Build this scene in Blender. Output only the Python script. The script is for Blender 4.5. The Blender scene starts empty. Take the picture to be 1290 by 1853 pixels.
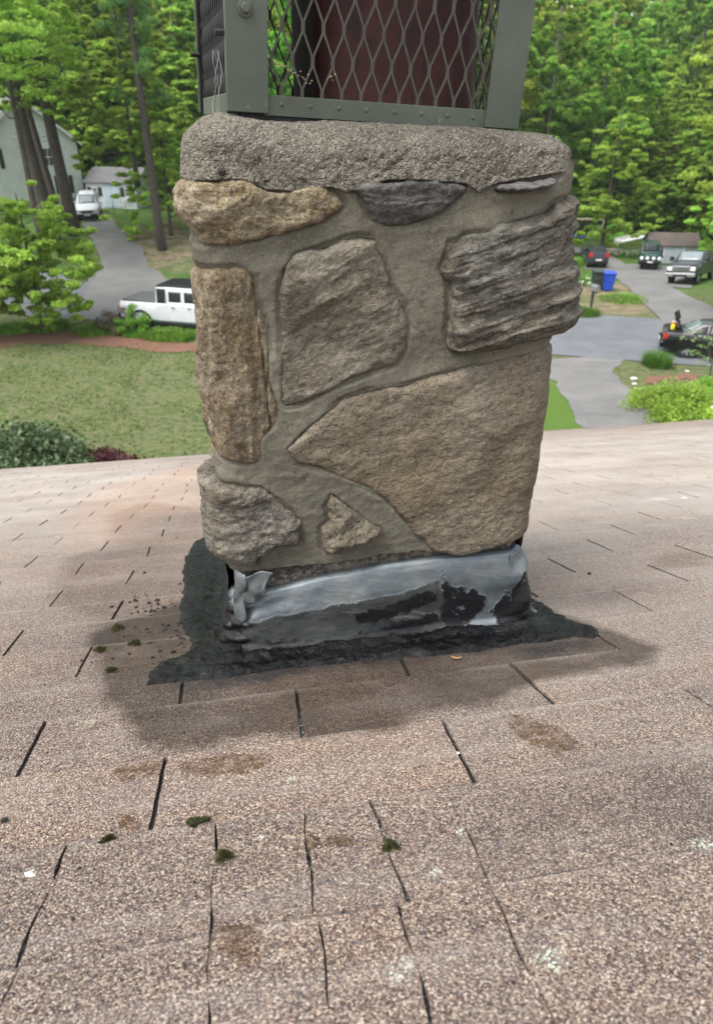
import bpy, math, random
import numpy as np
from mathutils import Vector, Matrix
random.seed(7); RS = np.random.RandomState(7)
rad = math.radians
C = bpy.context.scene.collection
SC = bpy.context.scene
CAMZ = 8.9                      # camera height above the street
# ---------------------------------------------------------------- camera
PITCH = rad(29)
cam = bpy.data.objects.new('camera', bpy.data.cameras.new('camera')); C.objects.link(cam)
cam.location = (0, 0, CAMZ); cam.rotation_euler = (rad(90) - PITCH, 0, 0)
cam.data.sensor_fit = 'HORIZONTAL'; cam.data.sensor_width = 36; cam.data.lens = 36
cam.data.clip_start = 0.02; cam.data.clip_end = 3000
cam.data.dof.use_dof = True; cam.data.dof.focus_distance = 0.98; cam.data.dof.aperture_fstop = 12
SC.camera = cam
# ---------------------------------------------------------------- sky, sun, exposure
SUN_EL, SUN_AZ = rad(64), rad(-126)          # azimuth measured from +Y, negative = left
w = bpy.data.worlds.new('World'); SC.world = w; w.use_nodes = True
nt = w.node_tree; nt.nodes.clear()
sky = nt.nodes.new('ShaderNodeTexSky'); sky.sky_type = 'NISHITA'; sky.sun_disc = False
sky.sun_elevation = SUN_EL; sky.sun_rotation = SUN_AZ; sky.dust_density = 4; sky.air_density = 1.2; sky.ozone_density = 1
hs = nt.nodes.new('ShaderNodeHueSaturation'); hs.inputs['Saturation'].default_value = 0.35; hs.inputs['Value'].default_value = 1.0
bg = nt.nodes.new('ShaderNodeBackground'); bg.inputs['Strength'].default_value = 0.15
wo = nt.nodes.new('ShaderNodeOutputWorld')
nt.links.new(sky.outputs[0], hs.inputs['Color']); nt.links.new(hs.outputs[0], bg.inputs['Color']); nt.links.new(bg.outputs[0], wo.inputs['Surface'])
sl = bpy.data.lights.new('sun', 'SUN'); sl.energy = .9; sl.angle = rad(30); sl.color = (1.0, 0.975, 0.93)
so = bpy.data.objects.new('sun', sl); C.objects.link(so)
sd = Vector((math.sin(SUN_AZ)*math.cos(SUN_EL), math.cos(SUN_AZ)*math.cos(SUN_EL), math.sin(SUN_EL)))
so.rotation_euler = sd.to_track_quat('Z', 'Y').to_euler(); so.location = (0, 0, 60)
SC.view_settings.view_transform = 'Standard'; SC.view_settings.look = 'None'
SC.view_settings.gamma = 1; SC.view_settings.exposure = 1.36
SC.cycles.max_bounces = 8; SC.cycles.diffuse_bounces = 6; SC.cycles.transparent_max_bounces = 4
# ---------------------------------------------------------------- photo pixel -> place helpers
F, CX, CY = 1290., 645., 926.5
fv = np.array([0, math.cos(PITCH), -math.sin(PITCH)]); uv = np.array([0, math.sin(PITCH), math.cos(PITCH)]); rv = np.array([1., 0, 0])
def ray(px, py): return (px-CX)/F*rv + (CY-py)/F*uv + fv
SL, YW = rad(20.3), rad(10)
Tv = np.array([math.cos(YW), math.sin(YW), 0]); Hv = np.array([-math.sin(YW), math.cos(YW), 0])
Dv = Hv*math.cos(SL) + np.array([0, 0, -math.sin(SL)]); Nv = np.cross(Tv, Dv)
RP = 0.392                       # camera to roof plane
def R(px, py):                   # -> roof coordinates (along eave, down slope)
    d = ray(px, py); X = -RP/(d@Nv)*d; return (float(X@Tv), float(X@Dv))
def FC(px, py, h=0.918):         # -> chimney face coordinates (u, z above camera)
    d = ray(px, py); X = h/(d@Hv)*d; return (float(X@Tv), float(X[2]))
def sstep(x, a, b):
    t = np.clip((x-a)/(b-a), 0, 1); return t*t*(3-2*t)
def gz(x, y):                    # terrain height
    x = np.asarray(x, float); y = np.asarray(y, float)
    side = sstep(x, -6, 9)
    left = 2.2*sstep(y, 43, 66) + 3.0*sstep(y, 72, 140)
    right = -1.5*sstep(y, 42, 60) - .9*sstep(y, 60, 84) + 5.5*sstep(y, 92, 170)
    z = left*(1-side) + right*side
    return z + .05*np.sin(x*.7+1)*np.sin(y*.5)*sstep(np.abs(y-30), 0, 20)
def at(px, py):                  # -> ground point seen at a photo pixel
    d = ray(px, py); k = 10.
    for _ in range(4000):
        X = k*d
        if X[2]+CAMZ <= float(gz(X[0], X[1])): break
        k += .04
    return np.array([X[0], X[1], float(gz(X[0], X[1]))])
def pt(px, Y, z=None):           # ground point at column px and distance Y
    d = ray(px, 500); X = Y/ d[1]*d
    # column x depends on depth; solve with ground height
    zz = 0.
    for _ in range(4):
        dep = Y*math.cos(PITCH) - (zz-CAMZ)*math.sin(PITCH); x = (px-CX)/F*dep; zz = float(gz(x, Y)) if z is None else z
    return np.array([x, Y, float(gz(x, Y))])
# ---------------------------------------------------------------- numpy noise
def _h(i, j, k, s):
    n = (i*374761393 + j*668265263 + k*2147483647 + s*974634777) & 0xffffffff
    n = ((n ^ (n >> 13))*1274126177) & 0xffffffff
    return ((n ^ (n >> 16)) & 0xffff)/65535.
def vn(P, s=0):
    P = np.asarray(P, float); I = np.floor(P).astype(np.int64); f = P-I; f = f*f*(3-2*f)
    i, j, k = I[:, 0], I[:, 1], I[:, 2]; r = 0
    for a in (0, 1):
        for b in (0, 1):
            for c in (0, 1):
                wgt = (f[:, 0] if a else 1-f[:, 0])*(f[:, 1] if b else 1-f[:, 1])*(f[:, 2] if c else 1-f[:, 2])
                r = r + wgt*_h(i+a, j+b, k+c, s)
    return r*2-1
def fbm(P, octv=4, s=0, gain=.5):
    r = 0; a = 1.; t = 0
    for o in range(octv):
        r = r + a*vn(P*(2.03**o)+o*17.3, s+o); t += a; a *= gain
    return r/t
def ridge(P, octv=4, s=0):
    r = 0; a = 1.; t = 0
    for o in range(octv):
        r = r + a*(1-2*np.abs(vn(P*(2.03**o)+o*9.1, s+o))); t += a; a *= .5
    return r/t
def p3(a, b, c=0.): return np.stack([a, b, np.full_like(a, c) if np.isscalar(c) else c], 1)
# ---------------------------------------------------------------- mesh helpers
def mesh(name, V, Fc, mat, parent=None, smooth=False, sharp=None, mats=None, mi=None):
    V = np.asarray(V, np.float32).reshape(-1, 3); me = bpy.data.meshes.new(name)
    if isinstance(Fc, np.ndarray):
        n, k = Fc.shape
        me.vertices.add(len(V)); me.vertices.foreach_set('co', V.ravel())
        me.loops.add(n*k); me.loops.foreach_set('vertex_index', Fc.astype(np.int32).ravel())
        me.polygons.add(n); me.polygons.foreach_set('loop_start', np.arange(0, n*k, k, dtype=np.int32))
        me.update(calc_edges=True)
    else:
        me.from_pydata(V.tolist(), [], Fc); me.update()
    me.validate()
    if mats:
        for m in mats: me.materials.append(m)
        if mi is not None: me.polygons.foreach_set('material_index', np.asarray(mi, np.int32))
    elif mat: me.materials.append(mat)
    if smooth:
        me.polygons.foreach_set('use_smooth', np.ones(len(me.polygons), bool))
        if sharp: me.set_sharp_from_angle(angle=rad(sharp))
    o = bpy.data.objects.new(name, me); C.objects.link(o)
    if parent: o.parent = parent
    return o
def sd_poly(P, poly):            # signed distance, + inside
    poly = np.asarray(poly, float); n = len(poly); d = np.full(len(P), 1e9); ins = np.zeros(len(P), bool)
    for i in range(n):
        a, b = poly[i], poly[(i+1) % n]; e = b-a; w_ = P-a
        t = np.clip((w_@e)/(e@e+1e-12), 0, 1); dd = np.hypot(*(w_-t[:, None]*e).T); d = np.minimum(d, dd)
        c = ((a[1] > P[:, 1]) != (b[1] > P[:, 1])) & (P[:, 0] < (b[0]-a[0])*(P[:, 1]-a[1])/((b[1]-a[1]) if b[1] != a[1] else 1e-9)+a[0]); ins ^= c
    return np.where(ins, d, -d)
def setattr_(o, name, vals):
    a = o.data.attributes.new(name, 'FLOAT', 'POINT'); a.data.foreach_set('value', np.asarray(vals, np.float32))
def unionsd(P, polys): return np.max([sd_poly(P, p) for p in polys], 0)
class MB:                        # collects simple shapes for one mesh
    def __init__(s): s.v = []; s.f = []
    def add(s, V, Fc):
        b = len(s.v); s.v += [tuple(map(float, p)) for p in V]; s.f += [tuple(int(i)+b for i in q) for q in Fc]; return s
    def box(s, x0, x1, y0, y1, z0, z1, bv=0.):
        if bv > 0:
            V = []; 
            for z, g in ((z0, bv), (z0+bv, 0), (z1-bv, 0), (z1, bv)):
                for (x, y) in ((x0+g+ (0 if g else 0), y0+g), (x1-g, y0+g), (x1-g, y1-g), (x0+g, y1-g)): V.append((x, y, z))
            Fc = [(3, 2, 1, 0), (12, 13, 14, 15)]
            for l in range(3):
                for i in range(4): Fc.append((l*4+i, l*4+(i+1) % 4, l*4+4+(i+1) % 4, l*4+4+i))
            return s.add(V, Fc)
        V = [(x, y, z) for z in (z0, z1) for (x, y) in ((x0, y0), (x1, y0), (x1, y1), (x0, y1))]
        return s.add(V, [(3, 2, 1, 0), (4, 5, 6, 7), (0, 1, 5, 4), (1, 2, 6, 5), (2, 3, 7, 6), (3, 0, 4, 7)])
    def tube(s, pts, rr, n=8, cap=True):
        pts = [Vector(p) for p in pts]; rr = rr if isinstance(rr, (list, tuple)) else [rr]*len(pts); V = []; Fc = []
        t0 = (pts[1]-pts[0]).normalized(); a = t0.orthogonal().normalized()
        for i, p in enumerate(pts):
            t = (pts[min(i+1, len(pts)-1)]-pts[max(i-1, 0)]).normalized()
            a = (a - t*a.dot(t)); a = a.normalized() if a.length > 1e-6 else t.orthogonal().normalized()
            b = t.cross(a)
            for k in range(n):
                q = 2*math.pi*k/n; V.append(p + a*math.cos(q)*rr[i] + b*math.sin(q)*rr[i])
        for i in range(len(pts)-1):
            for k in range(n): Fc.append((i*n+k, i*n+(k+1) % n, i*n+n+(k+1) % n, i*n+n+k))
        if cap: Fc += [tuple(range(n))[::-1], tuple((len(pts)-1)*n+k for k in range(n))]
        return s.add(V, Fc)
    def lathe(s, prof, n=24, c=(0, 0, 0), axis='z', cap=True):
        V = []; Fc = []
        for (r_, z) in prof:
            for k in range(n):
                q = 2*math.pi*k/n; x, y = r_*math.cos(q), r_*math.sin(q)
                V.append({'z': (c[0]+x, c[1]+y, c[2]+z), 'y': (c[0]+x, c[1]+z, c[2]+y), 'x': (c[0]+z, c[1]+x, c[2]+y)}[axis])
        for i in range(len(prof)-1):
            for k in range(n):
                q = (i*n+k, i*n+(k+1) % n, i*n+n+(k+1) % n, i*n+n+k); Fc.append(q if axis != 'y' else q[::-1])
        if cap: Fc += [tuple(range(n))[::-1], tuple((len(prof)-1)*n+k for k in range(n))]
        return s.add(V, Fc)
    def quad(s, *p): return s.add(p, [tuple(range(len(p)))])
    def prism(s, poly, y0, y1):   # polygon in xz extruded along y
        n = len(poly); V = [(x, y0, z) for x, z in poly]+[(x, y1, z) for x, z in poly]
        return s.add(V, [tuple(range(n)), tuple(range(2*n-1, n-1, -1))]+[(i, i+n, (i+1) % n+n, (i+1) % n) for i in range(n)])
    def xf(s, M):
        s.v = [tuple(M @ Vector(p)) for p in s.v]; return s
    def build(s, name, mat, parent=None, smooth=False, sharp=35, **k):
        o = mesh(name, s.v, s.f, mat, parent, smooth, sharp, **k); return o
def tag(o, label=None, cat=None, group=None, kind=None):
    if label: o['label'] = label
    if cat: o['category'] = cat
    if group: o['group'] = group
    if kind: o['kind'] = kind
    return o
def empty(name, loc=(0, 0, 0), rz=0., label=None, cat=None, group=None):
    o = bpy.data.objects.new(name, None); C.objects.link(o); o.location = tuple(map(float, loc)); o.rotation_euler = (0, 0, rz)
    o.empty_display_size = .2
    return tag(o, label, cat, group)
def copy_tree(o, parent=None):
    c = o.copy(); C.objects.link(c); c.parent = parent
    for ch in [x for x in o.children]: copy_tree(ch, c)
    return c
# ---------------------------------------------------------------- material helpers
class G:
    def __init__(s, name):
        s.m = bpy.data.materials.new(name); s.m.use_nodes = True; s.t = s.m.node_tree; s.t.nodes.clear()
        s.out = s.n('ShaderNodeOutputMaterial'); s.b = s.n('ShaderNodeBsdfPrincipled'); s.l(s.b.outputs[0], s.out.inputs['Surface'])
        s.tc = s.n('ShaderNodeTexCoord'); s.co = s.tc.outputs['Object']
    def n(s, t): return s.t.nodes.new(t)
    def l(s, a, b): s.t.links.new(a, b)
    def inp(s, sock, v):
        if hasattr(v, 'is_linked') or hasattr(v, 'links'): s.l(v, sock)
        elif isinstance(v, (tuple, list)) and len(v) == 3 and sock.type == 'RGBA': sock.default_value = (*v, 1)
        else: sock.default_value = v
    def noise(s, scale, detail=4, rough=.55, vec=None, col=False, dist=0):
        n = s.n('ShaderNodeTexNoise'); n.inputs['Scale'].default_value = scale; n.inputs['Detail'].default_value = detail
        n.inputs['Roughness'].default_value = rough; n.inputs['Distortion'].default_value = dist; s.l(vec or s.co, n.inputs['Vector'])
        return n.outputs['Color' if col else 'Fac']
    def vor(s, scale, out='Distance', vec=None, feature='F1', rnd=1.):
        n = s.n('ShaderNodeTexVoronoi'); n.feature = feature; n.inputs['Scale'].default_value = scale; n.inputs['Randomness'].default_value = rnd
        s.l(vec or s.co, n.inputs['Vector']); return n.outputs[out]
    def math(s, op, a, b=0., c=0., clamp=False):
        n = s.n('ShaderNodeMath'); n.operation = op; n.use_clamp = clamp; s.inp(n.inputs[0], a); s.inp(n.inputs[1], b); s.inp(n.inputs[2], c); return n.outputs[0]
    def mr(s, v, a, b, c=0., d=1.):
        n = s.n('ShaderNodeMapRange'); s.inp(n.inputs[0], v); n.inputs[1].default_value = a; n.inputs[2].default_value = b
        n.inputs[3].default_value = c; n.inputs[4].default_value = d; return n.outputs[0]
    def mix(s, f, a, b, mode='MIX'):
        n = s.n('ShaderNodeMix'); n.data_type = 'RGBA'; n.blend_type = mode
        s.inp(n.inputs[0], f); s.inp(n.inputs[6], a); s.inp(n.inputs[7], b); return n.outputs[2]
    def ramp(s, f, stops, mode='LINEAR'):
        n = s.n('ShaderNodeValToRGB'); n.color_ramp.interpolation = mode; e = n.color_ramp.elements
        while len(e) > 1: e.remove(e[-1])
        e[0].position = stops[0][0]; e[0].color = (*stops[0][1], 1)
        for p, c in stops[1:]: x = e.new(p); x.color = (*c, 1)
        s.inp(n.inputs[0], f); return n.outputs[0]
    def mapp(s, loc=(0, 0, 0), rot=(0, 0, 0), sc=(1, 1, 1), vec=None, typ='POINT'):
        n = s.n('ShaderNodeMapping'); n.vector_type = typ; n.inputs['Location'].default_value = loc; n.inputs['Rotation'].default_value = rot
        n.inputs['Scale'].default_value = sc; s.l(vec or s.co, n.inputs['Vector']); return n.outputs[0]
    def rotsc(s, rot, sc, vec=None):
        return s.mapp(sc=sc, vec=s.mapp(rot=rot, vec=vec))
    def attr(s, name):
        n = s.n('ShaderNodeAttribute'); n.attribute_name = name; return n.outputs['Fac']
    def sdm(s, name, amp=.02, scale=18, soft=.004, detail=5):
        w_ = s.math('MULTIPLY_ADD', s.noise(scale, detail, .6), amp*2, -amp); return s.mr(s.math('ADD', s.attr(name), w_), -soft, soft)
    def warp(s, amt, scale, vec=None, detail=3):
        c = s.noise(scale, detail, vec=vec, col=True); v = s.n('ShaderNodeVectorMath'); v.operation = 'MULTIPLY_ADD'
        s.l(c, v.inputs[0]); v.inputs[1].default_value = (amt, amt, amt)
        o = s.n('ShaderNodeVectorMath'); o.operation = 'SUBTRACT'; s.l(vec or s.co, o.inputs[0]); o.inputs[1].default_value = (amt/2,)*3
        s.l(o.outputs[0], v.inputs[2]); return v.outputs[0]
    def ell(s, vec, c, r, rot=0., soft=.15, plane='xy'):
        big = 1e5
        if plane == 'xy': m = s.mapp((c[0], c[1], 0), (0, 0, rot), (r[0], r[1], big), vec, 'TEXTURE')
        else: m = s.mapp((c[0], 0, c[1]), (0, rot, 0), (r[0], big, r[1]), vec, 'TEXTURE')
        v = s.n('ShaderNodeVectorMath'); v.operation = 'LENGTH'; s.l(m, v.inputs[0])
        return s.mr(v.outputs['Value'], 1+soft, 1-soft)
    def mx(s, *a):
        r = a[0]
        for b in a[1:]: r = s.math('MAXIMUM', r, b)
        return r
    def bump(s, h, strength=.3, dist=.002, nrm=None):
        n = s.n('ShaderNodeBump'); n.inputs['Strength'].default_value = strength; n.inputs['Distance'].default_value = dist
        s.l(h, n.inputs['Height']); 
        if nrm is not None: s.l(nrm, n.inputs['Normal'])
        return n.outputs[0]
    def fin(s, col, rough=.8, metal=0., nrm=None, spec=None):
        s.inp(s.b.inputs['Base Color'], col); s.inp(s.b.inputs['Roughness'], rough); s.inp(s.b.inputs['Metallic'], metal)
        if nrm is not None: s.l(nrm, s.b.inputs['Normal'])
        if spec is not None: s.b.inputs['Specular IOR Level'].default_value = spec
        return s.m
def pm(name, c1, c2=None, scale=5., rough=.8, metal=0., bs=None, bd=.01, bstr=.4, spec=None, detail=5):
    g = G(name); c2 = c2 or tuple(x*.8 for x in c1)
    f = g.mr(g.noise(scale, detail), .3, .7); col = g.mix(f, c1, c2)
    n = g.bump(g.noise(bs, 4), bstr, bd) if bs else None
    return g.fin(col, rough, metal, n, spec)
def leafmat(name, c1, c2, c3=None, trans=.35, rough=.6):
    g = G(name); geo = g.n('ShaderNodeNewGeometry'); oi = g.n('ShaderNodeObjectInfo')
    r_ = geo.outputs['Random Per Island']; col = g.ramp(r_, [(0, c1), (.55, c2), (1, c3 or tuple(x*1.25 for x in c2))])
    big = g.mr(g.noise(.45, 2), .35, .65, .8, 1.2); ob = g.mr(oi.outputs['Random'], 0, 1, .85, 1.18)
    v = g.n('ShaderNodeHueSaturation'); g.l(col, v.inputs['Color']); g.l(g.math('MULTIPLY', big, ob), v.inputs['Value'])
    g.inp(v.inputs['Hue'], g.mr(oi.outputs['Random'], 0, 1, .485, .51))
    g.fin(v.outputs[0], rough, spec=.3)
    tr = g.n('ShaderNodeBsdfTranslucent'); g.l(v.outputs[0], tr.inputs['Color'])
    mx = g.n('ShaderNodeMixShader'); mx.inputs[0].default_value = trans
    g.l(g.b.outputs[0], mx.inputs[1]); g.l(tr.outputs[0], mx.inputs[2]); g.l(mx.outputs[0], g.out.inputs['Surface'])
    return g.m
# ================================================================ GROUND, ROADS
xs = np.unique(np.concatenate([np.arange(-90, 91, 1.), np.linspace(-400, -90, 10), np.linspace(90, 400, 10)]))
ys = np.unique(np.concatenate([np.arange(-20, 171, 1.), np.linspace(-300, -20, 8), np.linspace(170, 420, 9)]))
X, Y = np.meshgrid(xs, ys, indexing='ij'); ix = np.arange(X.size).reshape(X.shape)
Z = gz(X, Y) - .05*sstep(Y, 15, 0)
g = G('grass_ground'); wv = g.warp(1.5, .5)
n = g.noise(.55, 6, .65); n2 = g.noise(4.5, 6, .7); n3 = g.noise(.12, 3)
col = g.mix(g.mr(n, .38, .6), (.038, .078, .018), (.075, .115, .030)); col = g.mix(g.math('MAXIMUM', g.mr(n2, .44, .54, 0, .8), g.mr(g.noise(1.7, 5, .7), .50, .60, 0, .6)), col, (.185, .160, .10)); col = g.mix(g.mr(g.noise(14, 4, .7), .48, .62, 0, .5), col, (.06, .10, .025))
col = g.mix(g.mr(g.noise(9, 4, .7), .50, .66, 0, .6), col, (.05, .085, .022))
sp_ = g.n('ShaderNodeSeparateXYZ'); g.l(g.warp(5, .12), sp_.inputs[0])
wood = g.mr(sp_.outputs[1], 62, 74); wl_ = g.math('MULTIPLY', g.mr(sp_.outputs[1], 45, 50), g.math('MULTIPLY', g.mr(sp_.outputs[0], -5.5, -9.), g.mr(sp_.outputs[0], -24, -17)))
green = g.mix(g.mr(g.noise(.7, 4), .4, .6), (.045, .095, .02), (.085, .135, .035))
col = g.mix(g.mr(sp_.outputs[1], 40, 46), col, green)
litter = g.mix(g.mr(g.noise(1.2, 5, .7), .4, .62), (.05, .06, .02), (.04, .085, .018))
col = g.mix(wood, col, litter)
dirt = g.mx(g.ell(g.warp(1.2, .6), (at(1170,640)[0]*0+13.2, 38.4), (3.2, 1.3), .1, .5), g.ell(g.warp(1.2, .6), tuple(at(300, 445)[:2]), (3.8, 6.), 0, .4), g.ell(g.warp(1., .8), tuple(at(1090, 520)[:2]), (3.2, 3.), 0, .5))
dcol = g.mix(g.mr(g.noise(1.7, 5, .7), .42, .6), (.17, .12, .08), (.26, .21, .15))
col = g.mix(g.math('MULTIPLY', dirt, g.mr(g.noise(1.1, 5, .7), .35, .55), clamp=True), col, dcol)
lawn_b = g.ell(g.warp(.6, .8), tuple(at(1020, 745)[:2]), (1.5, 4.5), 0, .5); col = g.mix(g.math('MULTIPLY', lawn_b, .8), col, (.075, .145, .022))
M_ground = g.fin(col, .95, nrm=g.bump(g.noise(14, 5, .7), .8, .06), spec=.1)
tag(mesh('ground', np.stack([X.ravel(), Y.ravel(), Z.ravel()], 1), np.stack([ix[:-1, :-1], ix[1:, :-1], ix[1:, 1:], ix[:-1, 1:]], -1).reshape(-1, 4), M_ground, None, True), kind='structure')
def asphalt(name, c1, c2, tr=None):
    g = G(name); n = g.noise(.5, 5, .6); col = g.mix(g.mr(n, .36, .64), c1, c2)
    col = g.mix(g.mr(g.noise(30, 3, .7), .52, .7, 0, .4), col, tuple(x*1.5 for x in c2)); col = g.mix(g.mr(g.noise(1, 4, .6, vec=g.mapp(sc=(.25, 1.9, 1), rot=(0, 0, .28))), .55, .68, 0, .4), col, tuple(x*.7 for x in c1))
    cr = g.mr(g.math('ABSOLUTE', g.math('SUBTRACT', g.noise(.8, 4, .6), .5)), .004, .0); col = g.mix(g.math('MULTIPLY', cr, .5), col, (.03, .03, .03))
    return g.fin(col, .85, nrm=g.bump(g.noise(60, 3), .5, .01))
M_road = asphalt('road_asphalt', (.10, .106, .116), (.135, .142, .153)); M_drive = asphalt('driveway_asphalt', (.118, .116, .112), (.165, .16, .153))
def strip(name, L, Rr, mat, off, nu=160, nw=14, edge=.12, seed=0, world=False, kind='structure'):
    L = np.array([p if world else at(*p)[:2] for p in L]); Rr = np.array([p if world else at(*p)[:2] for p in Rr])
    def rs_(P):
        d = np.r_[0, np.cumsum(np.hypot(*np.diff(P, axis=0).T))]; t = np.linspace(0, d[-1], nu)
        q = np.stack([np.interp(t, d, P[:, 0]), np.interp(t, d, P[:, 1])], 1)
        k = max(3, nu//14); ker = np.ones(k)/k; qq = np.pad(q, ((k, k), (0, 0)), 'edge')
        sm = np.stack([np.convolve(qq[:, i], ker, 'same')[k:-k] for i in (0, 1)], 1); sm[0], sm[-1] = q[0], q[-1]; return sm
    A, B = rs_(L), rs_(Rr); s = np.arange(nu)*1.
    nrm_ = (B-A)/np.linalg.norm(B-A, axis=1)[:, None]
    A = A+nrm_*(edge*fbm(p3(s*.09, s*0), 2, seed))[:, None]; B = B+nrm_*(edge*fbm(p3(s*.09, s*0+9), 2, seed))[:, None]
    V = []
    for j in range(nw):
        t = j/(nw-1); P = A*(1-t)+B*t; V.append(np.stack([P[:, 0], P[:, 1], gz(P[:, 0], P[:, 1])+off], 1))
    V = np.array(V).reshape(-1, 3); ix = np.arange(nw*nu).reshape(nw, nu)
    Q = np.stack([ix[:-1, :-1], ix[1:, :-1], ix[1:, 1:], ix[:-1, 1:]], -1).reshape(-1, 4)
    nz = np.cross(V[Q[0][1]]-V[Q[0][0]], V[Q[0][2]]-V[Q[0][0]])[2]
    if nz < 0: Q = Q[:, ::-1]
    return tag(mesh(name, V, np.ascontiguousarray(Q), mat, None, True), kind=kind)
rn = [at(1290, 676)[:2]+0*0, at(1130, 654)[:2], at(1010, 645)[:2]]; pR = at(1130, 652)[:2]; pL = at(145, 578)[:2]; dr = (pR-pL)/np.linalg.norm(pR-pL)
qR = at(1195, 578)[:2]; qL = at(330, 515)[:2]; dq = (qR-qL)/np.linalg.norm(qR-qL)
strip('road', [pL-dr*60, pL, pL*.5+pR*.5, pR, pR+dr*70], [qL-dq*60, qL, qL*.5+qR*.5, qR, qR+dq*70], M_road, .030, 300, 14, .15, 1, True)
# own driveway, in front on the right
strip('driveway', [(1052, 776), (1028, 730), (1004, 690), (960, 668), (930, 655)], [(1196, 770), (1160, 720), (1118, 690), (1108, 668), (1150, 640)], M_drive, .022, seed=2, edge=.2)
# driveway to the neighbours on the right
dwr = strip('driveway', [(1200, 583), (1170, 556), (1150, 535), (1125, 512), (1100, 492), (1060, 486), (1050, 476)], [(1330, 600), (1300, 565), (1290, 556), (1230, 530), (1196, 514), (1180, 492), (1130, 478)], M_drive, .038, seed=3)
strip('driveway', [(1128, 500), (1160, 512), (1200, 520), (1250, 522)], [(1100, 480), (1150, 478), (1190, 480), (1265, 486)], M_drive, .044, seed=5)
strip('driveway', [(1100, 490), (1060, 462), (1030, 456)], [(1130, 478), (1090, 452), (1030, 447)], M_drive, .050, seed=6, nu=60)
# driveway on the left
strip('driveway', [(120, 590), (158, 520), (184, 480), (168, 440), (146, 400), (150, 382)], [(352, 522), (300, 505), (268, 480), (262, 455), (228, 425), (190, 384)], M_drive, .038, seed=4, edge=.3)
M_mulch = pm('red_mulch', (.22, .085, .05), (.11, .075, .05), 6, .95, bs=25, bd=.05, bstr=.9)
strip('mulch_bed', [(-60, 630), (0, 626), (120, 622), (230, 631), (300, 637), (420, 640)], [(-60, 604), (0, 604), (130, 602), (240, 607), (330, 618), (420, 622)], M_mulch, .028, edge=.5, seed=7)
strip('mulch_bed', [(1168, 692), (1205, 690), (1262, 688)], [(1170, 682), (1205, 681), (1262, 679)], M_mulch, .024, edge=.5, seed=8, nu=60)
# ================================================================ ROOF of the house below the camera
RO = np.array([0, 0, CAMZ]) - RP*Nv
roofM = Matrix((( Tv[0], Dv[0], Nv[0], RO[0]), (Tv[1], Dv[1], Nv[1], RO[1]), (Tv[2], Dv[2], Nv[2], RO[2]), (0, 0, 0, 1)))
T0, T1, S0, S1 = -4.2, 7.4, -1.3, 6.22
house = empty('house', (0, 0, 0), 0, 'own house seen from its roof, worn pinkish tan three-tab asphalt shingles in the foreground', 'house')
house.location = (0, 0, 0)
# shingle material
g = G('shingle_granules')
cell = g.vor(700, 'Color'); sep = g.n('ShaderNodeSeparateColor'); g.l(cell, sep.inputs[0])
gran = g.ramp(sep.outputs[0], [(0, (.020, .018, .020)), (.15, (.080, .072, .078)), (.30, (.125, .088, .078)), (.44, (.19, .150, .130)), (.60, (.285, .225, .180)), (.72, (.25, .245, .245)), (.82, (.43, .375, .31)), (.94, (.58, .54, .47))], 'CONSTANT')
fine = g.noise(900, 2); gran = g.mix(g.mr(fine, .35, .65, 0, .35), gran, (.16, .11, .09))
wv = g.warp(.10, 7); wv2 = g.warp(.055, 32, wv, 6)
big = g.noise(1.6, 5, .6); tint = g.ramp(big, [(.3, (.84, .84, .88)), (.5, (1.0, .98, .97)), (.7, (1.10, 1.03, .95))])
col = g.mix(1., gran, tint, 'MULTIPLY'); col = g.mix(1., col, (.84, .79, .735), 'MULTIPLY'); geo_ = g.n('ShaderNodeNewGeometry'); isl = geo_.outputs['Random Per Island']; col = g.mix(1., col, g.ramp(isl, [(0, (.86, .87, .88)), (.5, (1, 1, 1)), (1, (1.12, 1.08, 1.04))]), 'MULTIPLY')
band = g.noise(1., 4, .65, vec=g.mapp(sc=(1.1, 9, 1)))          # weathering that follows the courses
col = g.mix(g.mr(band, .5, .72, 0, .35), col, (.30, .27, .245))
col = g.mix(g.mr(g.noise(.9, 3), .52, .7, 0, .35), col, (.36, .285, .225))
def E_(px, py, rx, ry, rot=0, soft=.12, vec=None):
    return g.ell(vec or wv2, R(px, py), (rx, ry), rot, soft)
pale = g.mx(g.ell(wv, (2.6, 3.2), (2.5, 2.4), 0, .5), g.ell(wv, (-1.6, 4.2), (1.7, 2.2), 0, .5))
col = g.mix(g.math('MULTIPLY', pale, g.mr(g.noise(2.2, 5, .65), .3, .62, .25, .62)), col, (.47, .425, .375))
# worn granule loss (dark specks, denser in patches)
loss = g.math('MULTIPLY', g.mr(g.noise(60, 5, .7), .60, .66), g.mr(g.noise(3, 3), .45, .65))
col = g.mix(g.math('MULTIPLY', loss, .8), col, (.035, .034, .036))
# wet / tar-bleed stains round the chimney; its shade in front and at left is painted in
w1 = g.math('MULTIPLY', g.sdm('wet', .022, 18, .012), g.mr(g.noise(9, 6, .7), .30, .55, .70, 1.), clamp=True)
w2 = g.math('MULTIPLY', g.sdm('damp_shade', .04, 10, .025), g.mr(g.noise(6, 5, .7), .3, .55, .5, 1.), clamp=True)
w3 = g.mx(E_(405, 1392, .042, .024), E_(255, 1400, .022, .016), E_(985, 1330, .028, .05, .3), E_(612, 1545, .016, .012), E_(560, 1548, .010, .012), E_(210, 1490, .008, .022, .3), E_(440, 1700, .02, .014))
w4 = g.mx(E_(1235, 1440, .075, .10, .5, .5), E_(1110, 1075, .12, .05, .1, .6), E_(150, 1190, .06, .08, 0, .7), E_(1000, 1480, .14, .03, .2, .9))
edge = g.math('MULTIPLY', w1, .9); col = g.mix(edge, col, g.mix(1., col, (.25, .215, .18), 'MULTIPLY'))
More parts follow.
